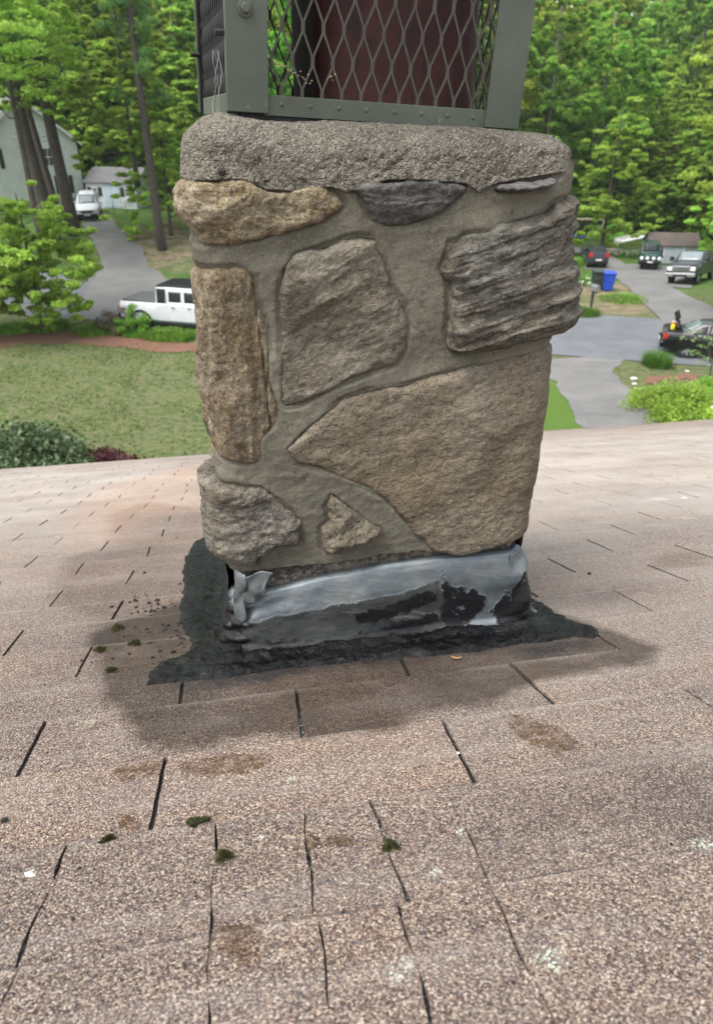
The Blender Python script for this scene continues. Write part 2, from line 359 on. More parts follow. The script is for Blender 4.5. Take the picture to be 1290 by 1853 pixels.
col = g.mix(g.math('MULTIPLY', w2, .62), col, g.mix(1., col, (.52, .45, .42), 'MULTIPLY'))
w3 = g.math('MULTIPLY', w3, g.mr(g.noise(75, 5, .75), .38, .56, .15, 1.)); col = g.mix(g.math('MULTIPLY', w3, .9), col, g.mix(1., col, (.42, .31, .19), 'MULTIPLY'))
col = g.mix(g.math('MULTIPLY', g.math('MULTIPLY', w4, .75), g.mr(g.noise(30, 5, .7), .35, .6, .3, 1.)), col, g.mix(1., col, (.55, .53, .56), 'MULTIPLY'))
orange = g.sdm('rusty', .08, 6, .10)
col = g.mix(g.math('MULTIPLY', orange, .22), col, (.44, .25, .14))
# tar bleed close to the flashing
bleed = g.mx(E_(690, 1192, .27, .028, 0, .6), E_(480, 1225, .11, .024, 0, .6), E_(1000, 1175, .06, .03, .1, .6))
sp = g.math('MULTIPLY', bleed, g.mr(g.noise(260, 3), .30, .52), clamp=True)
col = g.mix(sp, col, (.014, .013, .013))
# lichens (pale green-grey crusts) and white flecks
lich = g.mx(*[g.ell(g.warp(.022, 90, detail=5), R(*p), (r_, r_), 0, .35) for p, r_ in (((1005, 1745), .0105), ((728, 1760), .009), ((788, 1582), .005), ((527, 1413), .0045), ((162, 1314), .006), ((836, 1510), .008), ((55, 1588), .006), ((1272, 1535), .010), ((1240, 940), .022), ((1190, 905), .03), ((560, 1410), .003))])
lm = g.math('MULTIPLY', lich, g.mr(g.vor(330), .55, .25), clamp=True)
col = g.mix(g.math('MULTIPLY', lm, .85), col, (.50, .56, .46))
fl = g.math('MULTIPLY', g.mr(g.noise(26, 4, .7), .70, .74), .5); col = g.mix(fl, col, (.62, .60, .54))
# course edges: thin dirt line where a course butts on the next one
sx = g.n('ShaderNodeSeparateXYZ'); g.l(g.warp(.0025, 25), sx.inputs[0])
EXP = .147
fr = g.math('FRACT', g.math('DIVIDE', g.math('SUBTRACT', sx.outputs[1], .786-50*EXP), EXP))
worn = g.math('MULTIPLY', g.mr(fr, .90, .99), g.mr(g.noise(4, 4, .7), .42, .62)); col = g.mix(g.math('MULTIPLY', worn, .22), col, (.42, .38, .335))
line = g.math('MULTIPLY', g.mr(fr, .045, .0), g.mr(g.noise(5, 3), .34, .55), clamp=True)
col = g.mix(g.math('MULTIPLY', line, .9), col, (.05, .045, .042))
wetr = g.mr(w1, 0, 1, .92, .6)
cd = g.vor(700, 'Distance')
bn = g.bump(g.math('MULTIPLY', cd, -1.), .75, .0012); bn = g.bump(g.noise(22, 4), .35, .004, bn)
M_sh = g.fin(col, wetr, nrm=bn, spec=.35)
M_slot = pm('slot_asphalt', (.003, .003, .003), (.012, .011, .010), 300, .95, bs=400, bd=.002)
gs = G('slot_fill'); cs_ = gs.mix(gs.math('MULTIPLY', gs.mr(gs.noise(330, 3, .7), .52, .6), gs.mr(gs.noise(2.3, 2), .50, .58)), (.004, .004, .004), (.36, .34, .31)); M_slot = gs.fin(cs_, .95)  # dirt and the shade inside the slots are put into the near-black base
# tabs
ROWB = .786
near_w = {}
V = []; Fq = []; nv = 0
TW = .3185; NX, NY = 8, 9
r0 = int(math.floor((S0-ROWB)/EXP)); r1 = int(math.ceil((S1-ROWB)/EXP))
rr_ = random.Random(3)
for r in range(r0, r1):
    sa, sb = ROWB+r*EXP, min(ROWB+(r+1)*EXP, S1)
    off = .041 if r % 2 == 0 else .2078
    drift = rr_.uniform(-.012, .012) if abs(r) > 4 else 0
    k0 = int(math.floor((T0-off)/TW)); k1 = int(math.ceil((T1-off)/TW))
    ed = []
    for k in range(k0, k1+1):
        t = off+k*TW+drift + (rr_.uniform(-.006, .006))
        wd = rr_.uniform(.0020, .0032)
        if r < -1: wd = rr_.choice([.0005, .0010, .0016])
        if rr_.random() < .12 and not -2 < r < 3: wd *= .3
        ed.append((t, wd, rr_.uniform(-.006, .006)))
    if r == -2: ed = [(T0-.1, .001, 0), (-2.5, .001, 0), (-.95, .001, 0), (-.62, .001, 0), (-.19, .0017, .006), (R(390, 1530)[0], .0011, .002), (R(548, 1490)[0], .0016, .004), (R(688, 1500)[0], .0017, -.003), (R(862, 1545)[0], .0009, .004), (.56, .001, 0), (.9, .001, 0), (1.3, .001, 0), (2.2, .001, 0), (T1+.1, .001, 0)]
    if r == -3: ed = [(T0-.1, .001, 0), (-1.2, .001, 0), (-.5, .001, 0), (-.192, .0016, .006), (-.052, .0008, -.004), (R(572, 1660)[0], .0008, .003), (R(735, 1700)[0], .0014, .003), (R(915, 1680)[0], .0011, .004), (.4, .001, 0), (.8, .001, 0), (2., .001, 0), (T1+.1, .001, 0)]
    for k in range(len(ed)-1):
        (ta, wa, sk), (tb, wb, sk2) = ed[k], ed[k+1]
        if tb < T0 or ta > T1: continue
        ss, tt = np.meshgrid(np.linspace(0, 1, NY), np.linspace(0, 1, NX), indexing='ij')
        s_ = sa + (sb-sa)*ss
        jit = lambda t0, sk: t0 + sk*(ss-.5) + (.0004 if r > -2 else .0013)*np.sin(s_*(130 if r > -2 else 70)+t0*40)
        md = lambda t0: np.ones_like(s_) if r > -2 else np.clip(.75+1.3*np.sin(s_*95+t0*50)*np.sin(s_*37+t0*90), 0, 1.4)
        L = jit(ta, sk)+wa*md(ta); Rr = jit(tb, sk2)-wb*md(tb); t_ = L + (Rr-L)*tt
        lift = .0042 + rr_.uniform(-.0008, .0012); curl = rr_.uniform(0, .0012)
        z_ = .0012 + (lift-.0012)*ss + curl*ss*(np.abs(tt-.5)*2)**3
        # hump where the shingles dip to the worn deck
        top = np.stack([t_, s_ + np.where(ss > .99, .002*np.sin(t_*21+r), 0), z_], -1).reshape(-1, 3)
        idx = np.arange(NX*NY).reshape(NY, NX)
        ring = np.concatenate([idx[0], idx[1:, -1], idx[-1, -2::-1], idx[-2:0:-1, 0]])
        low = top[ring].copy(); low[:, 2] = -.004
        V.append(top); V.append(low)
        q = np.stack([idx[:-1, :-1], idx[:-1, 1:], idx[1:, 1:], idx[1:, :-1]], -1).reshape(-1, 4)
        n = len(ring); li = np.arange(n)+NX*NY
        sk_ = np.stack([ring, li, np.roll(li, -1), np.roll(ring, -1)], -1)
        Fq.append(q+nv); Fq.append(sk_+nv); nv += NX*NY+n
V = np.concatenate(V); Fq = np.concatenate(Fq)
# gentle sag of the old deck
def sag(t, s): return .010*fbm(p3(t*.8, s*.8), 2, 5)*sstep(np.abs(s-1.1), .5, 1.5)
V[:, 2] += sag(V[:, 0], V[:, 1])
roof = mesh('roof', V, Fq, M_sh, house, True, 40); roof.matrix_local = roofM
TS = V[:, :2]
px2 = lambda L_: [R(*p) for p in L_]
setattr_(roof, 'wet', unionsd(TS, [px2([(178,1195),(160,1150),(250,1120),(330,1090),(420,1000),(900,1020),(960,1100),(1100,1140),(1190,1175),(1180,1205),(1060,1222),(970,1238),(900,1272),(765,1290),(745,1322),(552,1347),(540,1332),(430,1335),(400,1345),(300,1372),(245,1345),(225,1295),(185,1262)])]))  # outline holds the wet stain together with painted chimney shade
setattr_(roof, 'damp_shade', unionsd(TS, [px2([(98,1060),(125,1010),(200,990),(195,935),(265,908),(372,925),(384,1000),(340,1180),(150,1180),(165,1120),(100,1095)]), px2([(1180,1010),(1230,1002),(1280,1010),(1270,1025),(1190,1030)])]))
setattr_(roof, 'rusty', unionsd(TS, [px2([(150,900),(240,868),(372,835),(372,925),(262,935),(200,985),(130,960)])]))
roof['label'] = 'pinkish tan granule shingle roof with black tab slots and dark wet stains and painted shade'
tt, ss = np.meshgrid(np.linspace(T0, T1, 120), np.linspace(S0, S1-.01, 90), indexing='ij')
P = np.stack([tt.ravel(), ss.ravel(), -.0012+sag(tt.ravel(), ss.ravel())], 1); ix = np.arange(120*90).reshape(120, 90)
und = mesh('shingle_underlay', P, np.stack([ix[:-1, :-1], ix[1:, :-1], ix[1:, 1:], ix[:-1, 1:]], -1).reshape(-1, 4), M_slot, house, True); und.matrix_local = roofM
M_trim = pm('white_trim', (.72, .72, .70), (.6, .6, .58), 3, .5)
fb = MB().box(T0, T1, S1-.03, S1-.005, -.17, -.012).build('fascia', M_trim, house); fb.matrix_local = roofM
M_vinyl = pm('house_siding', (.55, .53, .47), (.5, .48, .42), 2, .6)
# wall of the house below the eave
e0 = RO+Tv*T0+Dv*(S1-.4); e1 = RO+Tv*T1+Dv*(S1-.4)
wv_ = MB(); bk = Hv*-6.5
A, B = e0[:2], e1[:2]; top = float(e0[2]-.12)
wv_.quad((A[0], A[1], -.1), (B[0], B[1], -.1), (B[0], B[1], top), (A[0], A[1], top)); wv_.build('wall', M_vinyl, house)
for (a, b_) in ((A, A+bk[:2]), (B, B+bk[:2])):
    m = MB(); z2 = top+2.2; m.quad((a[0], a[1], -.1), (b_[0], b_[1], -.1), (b_[0], b_[1], z2), (a[0], a[1], top)); m.build('wall', M_vinyl, house)
gt = MB(); gt.box(T0, T1, S1, S1+.11, -.125, -.12).box(T0, T1, S1+.105, S1+.11, -.125, -.035)
gu = gt.build('gutter', M_trim, house); gu.matrix_local = roofM

# ---- things lying on the roof
M_moss = leafmat('moss', (.045, .052, .018), (.095, .10, .038), (.16, .155, .07), .3, .9)
def on_roof(px, py, n=0.): t, s = R(px, py); return RO + Tv*t + Dv*s + Nv*n
def roofpose(o, px, py, n=.003, rot=0):
    M = Matrix(roofM); p = on_roof(px, py, n); M.translation = Vector(p); o.matrix_world = M @ Matrix.Rotation(rot, 4, 'Z'); return o
def moss(px, py, rx, ry, label, seed, rot=0, dens=1.):
    rs = np.random.RandomState(seed); n = int(520*dens); V = []; Fc = []
    for i in range(n):
        a = rs.rand()*6.28; q = math.sqrt(rs.rand()); lump = .75+.35*math.sin(a*3+seed)
        x, y = rx*q*math.cos(a)*lump, ry*q*math.sin(a)*lump; h = (1-q*q)*min(rx, ry)*.75
        d = Vector((x*.5/rx+rs.randn()*.4, y*.5/ry+rs.randn()*.4, 1)).normalized(); L = rs.uniform(.0018, .004)
        sd_ = d.orthogonal().normalized()*L*.33; b = Vector((x, y, h*rs.uniform(.6, 1))); k = len(V)
        V += [b-sd_, b+sd_, b+d*L+sd_*.3, b+d*L-sd_*.3]; Fc.append((k, k+1, k+2, k+3))
    # solid cushion under the tips
    k = len(V); V.append((0, 0, min(rx, ry)*.55)); m_ = 14
    for j in range(m_):
        a = j/m_*6.283; lump = .75+.35*math.sin(a*3+seed); V.append((rx*lump*math.cos(a)*.95, ry*lump*math.sin(a)*.95, -.002))
    for j in range(m_): Fc.append((k, k+1+j, k+1+(j+1) % m_))
    o = mesh('moss_clump', [tuple(v) for v in V], Fc, M_moss); roofpose(o, px, py, .0045, rot)
    return tag(o, label, 'moss', 'moss clumps on the shingles')
moss(358, 1499, .012, .0055, 'largest green moss clump lying on the foreground shingles beside a black slot', 1, .1, 1.3)
moss(406, 1562, .0075, .007, 'round moss clump at the head of the cracked slot below the largest clump', 2)
moss(706, 1543, .007, .007, 'moss tuft in the slot in the middle of the foreground shingles', 3)
moss(197, 1530, .007, .0035, 'small flat moss tuft at the left, on a brown stained streak', 4, .4, .6)
moss(245, 1171, .011, .009, 'dark moss clump on the shingles left of the tar, beside black crumbs', 5, .2)
moss(181, 1183, .010, .008, 'yellow green moss patch on the shingles farther left of the tar', 6)
moss(201, 1220, .010, .006, 'low moss patch left of the tar, nearest its lower corner', 7)
moss(213, 1143, .012, .016, 'moss growing in the short slot left of the tar', 8, 0, .8)
# black crumbs of old tar
M_crumb = pm('old_tar_crumbs', (.006, .006, .006), (.018, .016, .014), 200, .9)
rs = np.random.RandomState(11); cr = MB()
def crumb(mb, t, s, r_):
    V = []; 
    for (r2, z) in ((1., 0.), (.9, .5), (.35, .85)):
        for k in range(6):
            a = k*1.047+rs.rand()*.5; q = r_*r2*rs.uniform(.7, 1.2); V.append((t+q*math.cos(a), s+q*math.sin(a), .003+z*r_*rs.uniform(.8, 1.1)))
    Fc = [(i*6+k, i*6+(k+1) % 6, i*6+6+(k+1) % 6, i*6+6+k) for i in range(2) for k in range(6)]+[tuple(range(12, 18))]
    mb.add(V, Fc)
for i in range(150):
    c = [(300, 1140, 40, 60), (265, 1095, 50, 22), (250, 1180, 90, 60), (330, 1130, 15, 90)][i % 4]
    t, s = R(c[0]+rs.randn()*c[2]*.5, c[1]+rs.randn()*c[3]*.5); crumb(cr, t, s, abs(rs.randn())*.0016+.0008)
for i in range(70):
    t, s = R(rs.uniform(0, 1290), rs.uniform(1200, 1800)); crumb(cr, t, s, rs.uniform(.0006, .0016))
for p, q in (((246, 1092), .005), ((270, 1095), .005), ((285, 1090), .006), ((203, 1102), .005), ((262, 1040), .006), ((326, 1132), .006), ((300, 1142), .004), ((320, 977), .007), ((8, 1491), .004), ((145, 1580), .003), ((1066, 1042), .005), ((150, 1200), .003), ((82, 1245), .003)):
    crumb(cr, *R(*p), q)
o = cr.build('tar_crumbs', M_crumb); o.matrix_world = roofM
tag(o, 'black crumbs of old tar and grit scattered over the shingles', 'debris', kind='stuff')
M_seed = pm('dry_seed', (.45, .27, .12), (.3, .16, .07), 300, .6)
def seed(px, py, L, rot, label, cupped=.25):
    V = []; Fc = []; n = 7
    for i in range(n):
        x = -1+2*i/(n-1); wd = math.sqrt(max(0, 1-x*x))*.32+.02
        for y in (-1, 0, 1): V.append((x*L, y*wd*L, L*(.12+cupped*x*x+.15*abs(y))))
    for i in range(n-1):
        for j in range(2): Fc.append((i*3+j, i*3+j+1, i*3+j+4, i*3+j+3))
    o = mesh('dry_leaf', V, Fc, M_seed, None, True); m = o.modifiers.new('t', 'SOLIDIFY'); m.thickness = .0005
    roofpose(o, px, py, .004, rot); return tag(o, label, 'leaf')
seed(826, 1198, .0085, -.5, 'small brown dry leaf lying on the dark wet shingles below the flashing')
seed(995, 1157, .0055, -.2, 'tiny tan dry leaf lying on the black tar right of the chimney')
M_peb = pm('pale_pebble', (.6, .6, .57), (.42, .42, .4), 150, .8)
for (px, py, r_, lab) in ((55, 1589, .0062, 'pale grey paint chip lying on the shingles at far left'), (828, 1367, .0035, 'white chip stuck in a slot at right of the foreground'), (1238, 903, .011, 'pale lump of mortar on the shingles right of the chimney')):
    m = MB(); 
    rs = np.random.RandomState(px); crumb(m, 0, 0, r_); o = m.build('mortar_chip', M_peb, None, True, 60); o.scale = (1, .6, .5); roofpose(o, px, py, .001, -.6); o.scale = (1, .62, .45)
    tag(o, lab, 'chip')
# seeds and flower litter scattered on the far part of the roof
M_lit = pm('pale_litter', (.66, .60, .45), (.45, .36, .22), 30, .8); rs = np.random.RandomState(5); lt = MB()
for i in range(420):
    a, b, c_, d_ = [(1180, 860, 90, 22), (1080, 815, 120, 18), (1215, 860, 60, 14), (120, 900, 110, 40), (250, 880, 90, 30)][i % 5]
    px, py = a+rs.randn()*c_, b+rs.randn()*d_
    if not (770 < py < 980): continue
    t, s = R(px, py)
    if s > S1-.05 or (-.1 < t < .6 and .9 < s < 1.7): continue
    r_ = rs.uniform(.0025, .007); q = rs.rand()*3.1; dx, dy = math.cos(q)*r_, math.sin(q)*r_; wd = .35
    lt.add([(t-dx, s-dy, .006), (t+dy*wd, s-dx*wd, .008), (t+dx, s+dy, .007), (t-dy*wd, s+dx*wd, .009)], [(0, 1, 2, 3)])
o = lt.build('seed_litter', M_lit); o.matrix_world = roofM; tag(o, 'pale seed and blossom litter scattered over the shingles near the eave', 'litter', kind='stuff')
# ================================================================ CHIMNEY (local frame: x along eave, y away, z up)
UC, YF, ZB = .206, .925, -.80
chim = empty('stone_chimney', Tv*UC+Hv*YF+np.array([0, 0, CAMZ+ZB]), YW, 'squat fieldstone chimney with grey mortar and a rough concrete crown, on the roof', 'chimney')
HW, DEP, RC = .241, .50, .035
aF = HW-RC; arc = RC*math.pi/2; sd_len = DEP-2*RC; PER = 2*(2*aF+2*arc/1+sd_len)  # full perimeter
def rrect(q, off, hw=HW, dep=DEP, rc=RC):
    """perimeter coordinate (0 = front centre, + = right) and outward offset -> local x, y"""
    a = hw-rc; ar = rc*math.pi/2; sl_ = dep-2*rc
    s = np.sign(q); s = np.where(s == 0, 1, s); t = np.abs(q); x = np.zeros_like(t); y = np.zeros_like(t); nx = np.zeros_like(t); ny = np.zeros_like(t)
    m = t <= a; x[m] = t[m]; y[m] = 0; ny[m] = -1
    m = (t > a) & (t <= a+ar); th = (t[m]-a)/rc; x[m] = a+rc*np.sin(th); y[m] = rc-rc*np.cos(th); nx[m] = np.sin(th); ny[m] = -np.cos(th)
    m = (t > a+ar) & (t <= a+ar+sl_); x[m] = hw; y[m] = rc+t[m]-a-ar; nx[m] = 1
    m = (t > a+ar+sl_) & (t <= a+2*ar+sl_); th = (t[m]-a-ar-sl_)/rc; x[m] = a+rc*np.cos(th); y[m] = dep-rc+rc*np.sin(th); nx[m] = np.cos(th); ny[m] = np.sin(th)
    m = t > a+2*ar+sl_; x[m] = a-(t[m]-a-2*ar-sl_); y[m] = dep; ny[m] = 1
    return s*(x+nx*off), y+ny*off
HP = 2*(HW-RC)+2*arc+sd_len      # half perimeter
def rgrid(x0, x1, y0, y1, st):
    xs = np.arange(x0, x1+st, st); ys = np.arange(y0, y1+st, st); X, Y = np.meshgrid(xs, ys, indexing='ij')
    ix = np.arange(X.size).reshape(X.shape); Q = np.stack([ix[:-1, :-1], ix[1:, :-1], ix[1:, 1:], ix[:-1, 1:]], -1).reshape(-1, 4)
    return X.ravel(), Y.ravel(), Q
def prune(V, Q, keep):
    Q = Q[keep[Q].all(1)]; used = np.unique(Q); mp = np.full(len(V), -1); mp[used] = np.arange(len(used)); return V[used], mp[Q]
# ---- materials
def rockmat(name, c1, c2, c3, ang=0., strata=.3, dark=.25, sc=1.):
    c1, c2, c3 = [tuple(x*.82 for x in c) for c in (c1, c2, c3)]
    g = G(name); wv = g.warp(.05, 9)
    v = g.rotsc((0, ang, 0), (7, 40, 75), vec=wv); st = g.noise(1.3, 6, .65, vec=v)
    n1 = g.noise(13*sc, 7, .65); n2 = g.noise(5, 3); n2b = g.noise(1, 6, .7, vec=g.rotsc((0, ang, 0), (26, 50, 75), vec=wv)); n3 = g.noise(150, 4, .7); n4 = g.noise(420, 3, .7)
    col = g.mix(g.mr(n1, .36, .62), c1, c2); col = g.mix(g.mr(n2, .45, .68), col, c3)
    col = g.mix(g.math('MULTIPLY', g.mr(st, .40, .66), strata), col, tuple(x*.36 for x in c2))
    col = g.mix(g.math('MULTIPLY', g.mr(n3, .45, .62), dark*1.5), col, (.035, .030, .025))
    col = g.mix(g.mr(n4, .55, .70, 0, .5), col, tuple(min(.7, x*1.7) for x in c1))
    col = g.mix(g.mr(n4, .45, .32, 0, .5), col, tuple(x*.3 for x in c2))
    col = g.mix(g.mr(n2b, .50, .66, 0, .5*sc**2), col, tuple(min(.7, x*1.5) for x in c1)); col = g.mix(g.mr(n2b, .46, .34, 0, .6*sc**2), col, tuple(x*.38 for x in c2))
    cr = g.mr(g.math('ABSOLUTE', g.math('SUBTRACT', g.noise(16, 6, .6, dist=.4), .5)), .02, .0)
    col = g.mix(g.math('MULTIPLY', cr, .3), col, (.04, .03, .022))
    b = g.bump(n3, .9, .007); b = g.bump(n4, .9, .0028, b); b = g.bump(n1, .8, .030, b); b = g.bump(n2b, .7*sc**2, .012, b); b = g.bump(st, .6*strata*2, .010, b)
    return g.fin(col, .88, nrm=b, spec=.25)
M_r = dict(
    cream=rockmat('cream_gold_stone', (.52, .46, .34), (.36, .25, .12), (.45, .37, .24), 0, .2, .3),
    grey=rockmat('dark_grey_stone', (.22, .215, .205), (.13, .13, .125), (.21, .19, .16), .05, .35, .35),
    slab=rockmat('pale_grey_slab', (.27, .265, .25), (.19, .185, .17), (.30, .29, .26), .12, .4, .2),
    gneiss=rockmat('banded_grey_stone', (.36, .34, .285), (.17, .16, .135), (.30, .24, .16), .30, .8, .3),
    mid=rockmat('grey_tan_stone', (.37, .335, .26), (.25, .215, .155), (.29, .25, .19), .45, .5, .25),
    tall=rockmat('ochre_stone', (.46, .39, .28), (.28, .195, .10), (.40, .31, .20), 1.5, .5, .3),
    big=rockmat('brown_tan_stone', (.35, .29, .20), (.25, .195, .125), (.38, .335, .26), .25, .35, .25, .7),
    low=rockmat('mottled_grey_brown_stone', (.35, .31, .23), (.17, .145, .11), (.36, .34, .30), .1, .35, .45),
    chip=rockmat('pale_chip_stone', (.37, .33, .25), (.24, .20, .14), (.33, .28, .2), .5, .2, .3))
g = G('mortar'); wv = g.warp(.04, 6)
col = g.ramp(g.noise(4, 5, .6), [(.3, (.086, .079, .058)), (.52, (.128, .118, .088)), (.72, (.188, .173, .132))])
col = g.mix(g.mr(g.noise(380, 3, .7), .52, .72, 0, .55), col, (.30, .28, .23)); col = g.mix(g.mr(g.noise(240, 3, .7), .46, .3, 0, .6), col, (.045, .042, .032))
tr_ = g.noise(1, 5, .6, vec=g.rotsc((0, .3, 0), (22, 60, 130), vec=wv))
bb = g.bump(g.noise(380, 3, .7), .55, .0012); bb = g.bump(tr_, .35, .004, bb); bb = g.bump(g.noise(45, 4), .4, .005, bb)
M_mortar = g.fin(col, .93, nrm=bb, spec=.2); g.l(g.mix(g.mr(g.noise(11, 6, .7), .52, .64, 0, .5), g.mix(g.mr(g.math('ABSOLUTE', g.math('SUBTRACT', g.noise(7, 5, .6), .5)), .004, .0, 0, .55), g.mix(g.mr(g.noise(1.8, 3), .45, .62, 0, .45), col, (.20, .185, .15)), (.03, .028, .02)), (.075, .072, .052)), g.b.inputs['Base Color'])
def aggregate(name, lo, md, hi, dk=.5, sc=170):
    g = G(name); n = g.noise(6, 5, .6); col = g.ramp(n, [(.3, lo), (.5, md), (.72, hi)])
    ag = g.vor(sc, 'Color'); s_ = g.n('ShaderNodeSeparateColor'); g.l(ag, s_.inputs[0])
    col = g.mix(g.mr(s_.outputs[0], .6, 1, 0, .6), col, (.36, .335, .285)); col = g.mix(g.mr(s_.outputs[1], .25, .0, 0, .8), col, (.05, .044, .038))
    pit = g.mr(g.noise(42, 5, .7), .56, .63); pit2 = g.mr(g.noise(9, 3), .40, .6)
    col = g.mix(g.math('MULTIPLY', g.math('MULTIPLY', pit, pit2), dk), col, (.018, .016, .014))
    b = g.bump(g.math('MULTIPLY', g.vor(sc), -1), .9, .003); b = g.bump(g.noise(190, 4, .7), .8, .004, b); b = g.bump(g.noise(50, 5, .7), .35, .006, b)
    return g.fin(col, .93, nrm=b, spec=.2)
M_crown = aggregate('crown_concrete', (.098, .086, .068), (.155, .139, .110), (.22, .20, .16), 1., 430)
M_base = aggregate('base_concrete', (.06, .054, .045), (.115, .105, .085), (.18, .165, .135), .8, 150)

# ---- traced stones on the front: photo pixel outlines -> face coordinates
def FQ(px, py):                 # -> (perimeter coordinate, z)
    u, z = FC(px, py, .915); return (u-UC, z-ZB)
XL, XR = -(aF+arc), (aF+arc)    # where the front corner ends
stones = [
 ('cream', 'cream and golden rough stone at the top left corner', [(400,325),(440,322),(470,335),(500,343),(530,340),(560,332),(590,336),(615,352),(627,370),(615,383),(585,400),(545,410),(510,425),(470,438),(430,446),(390,444)], ('L', 325, 440, .10), .026, .012),
 ('grey', 'dark grey block stone at the top middle, under the crown', [(637,338),(660,328),(700,324),(760,324),(830,323),(853,335),(845,352),(825,370),(800,388),(780,402),(740,411),(700,411),(672,395),(655,365)], None, .022, .008),
 ('slab', 'thin pale grey slab under the crown at right', [(893,346),(905,335),(950,326),(1000,316),(1014,318),(1003,330),(985,342),(950,350),(905,351)], None, .042, .004),
 ('gneiss', 'grey banded stone with jagged left side at the right edge', [(1010,365),(985,385),(950,394),(925,404),(905,405),(890,420),(845,425),(833,437),(815,440),(808,468),(800,488),(812,512),(812,570),(808,600),(818,630),(836,643),(900,635),(960,618),(1005,604)], ('R', 352, 596, .16), .042, .013),
 ('mid', 'grey tan five sided stone in the middle', [(510,487),(530,465),(590,445),(640,428),(682,430),(687,455),(702,490),(712,520),(735,555),(741,590),(736,640),(720,665),(670,680),(600,705),(575,721),(545,738),(515,741),(508,730),(508,600),(505,540)], None, .022, .010),
 ('tall', 'tall narrow ochre stone at the left edge, split by cracks', [(440,485),(462,505),(465,545),(482,580),(490,625),(490,690),(505,735),(500,775),(475,800),(475,835),(450,846),(405,840)], ('L', 488, 825, .07), .024, .009),
 ('big', 'largest brown tan stone, pointed at its left end', [(1005,628),(960,640),(900,655),(830,675),(735,700),(680,706),(625,722),(590,750),(545,785),(518,815),(540,842),(600,862),(650,882),(700,905),(720,935),(750,970),(785,1002),(820,1013),(860,1003),(905,992),(945,980)], ('R', 632, 980, .09), .028, .008),
 ('low', 'mottled grey brown stone at the bottom left corner', [(470,888),(510,913),(545,943),(546,990),(500,995),(470,1010),(465,1027),(410,1024)], ('L', 880, 1010, .09), .040, .012),
 ('chip', 'small pale jagged chip stone in the mortar at the bottom', [(598,891),(615,905),(640,925),(665,945),(694,958),(682,972),(650,985),(635,1003),(600,1006),(582,995),(579,960),(595,945),(590,920)], None, .022, .009),
]
front_polys = []
SF = .0022
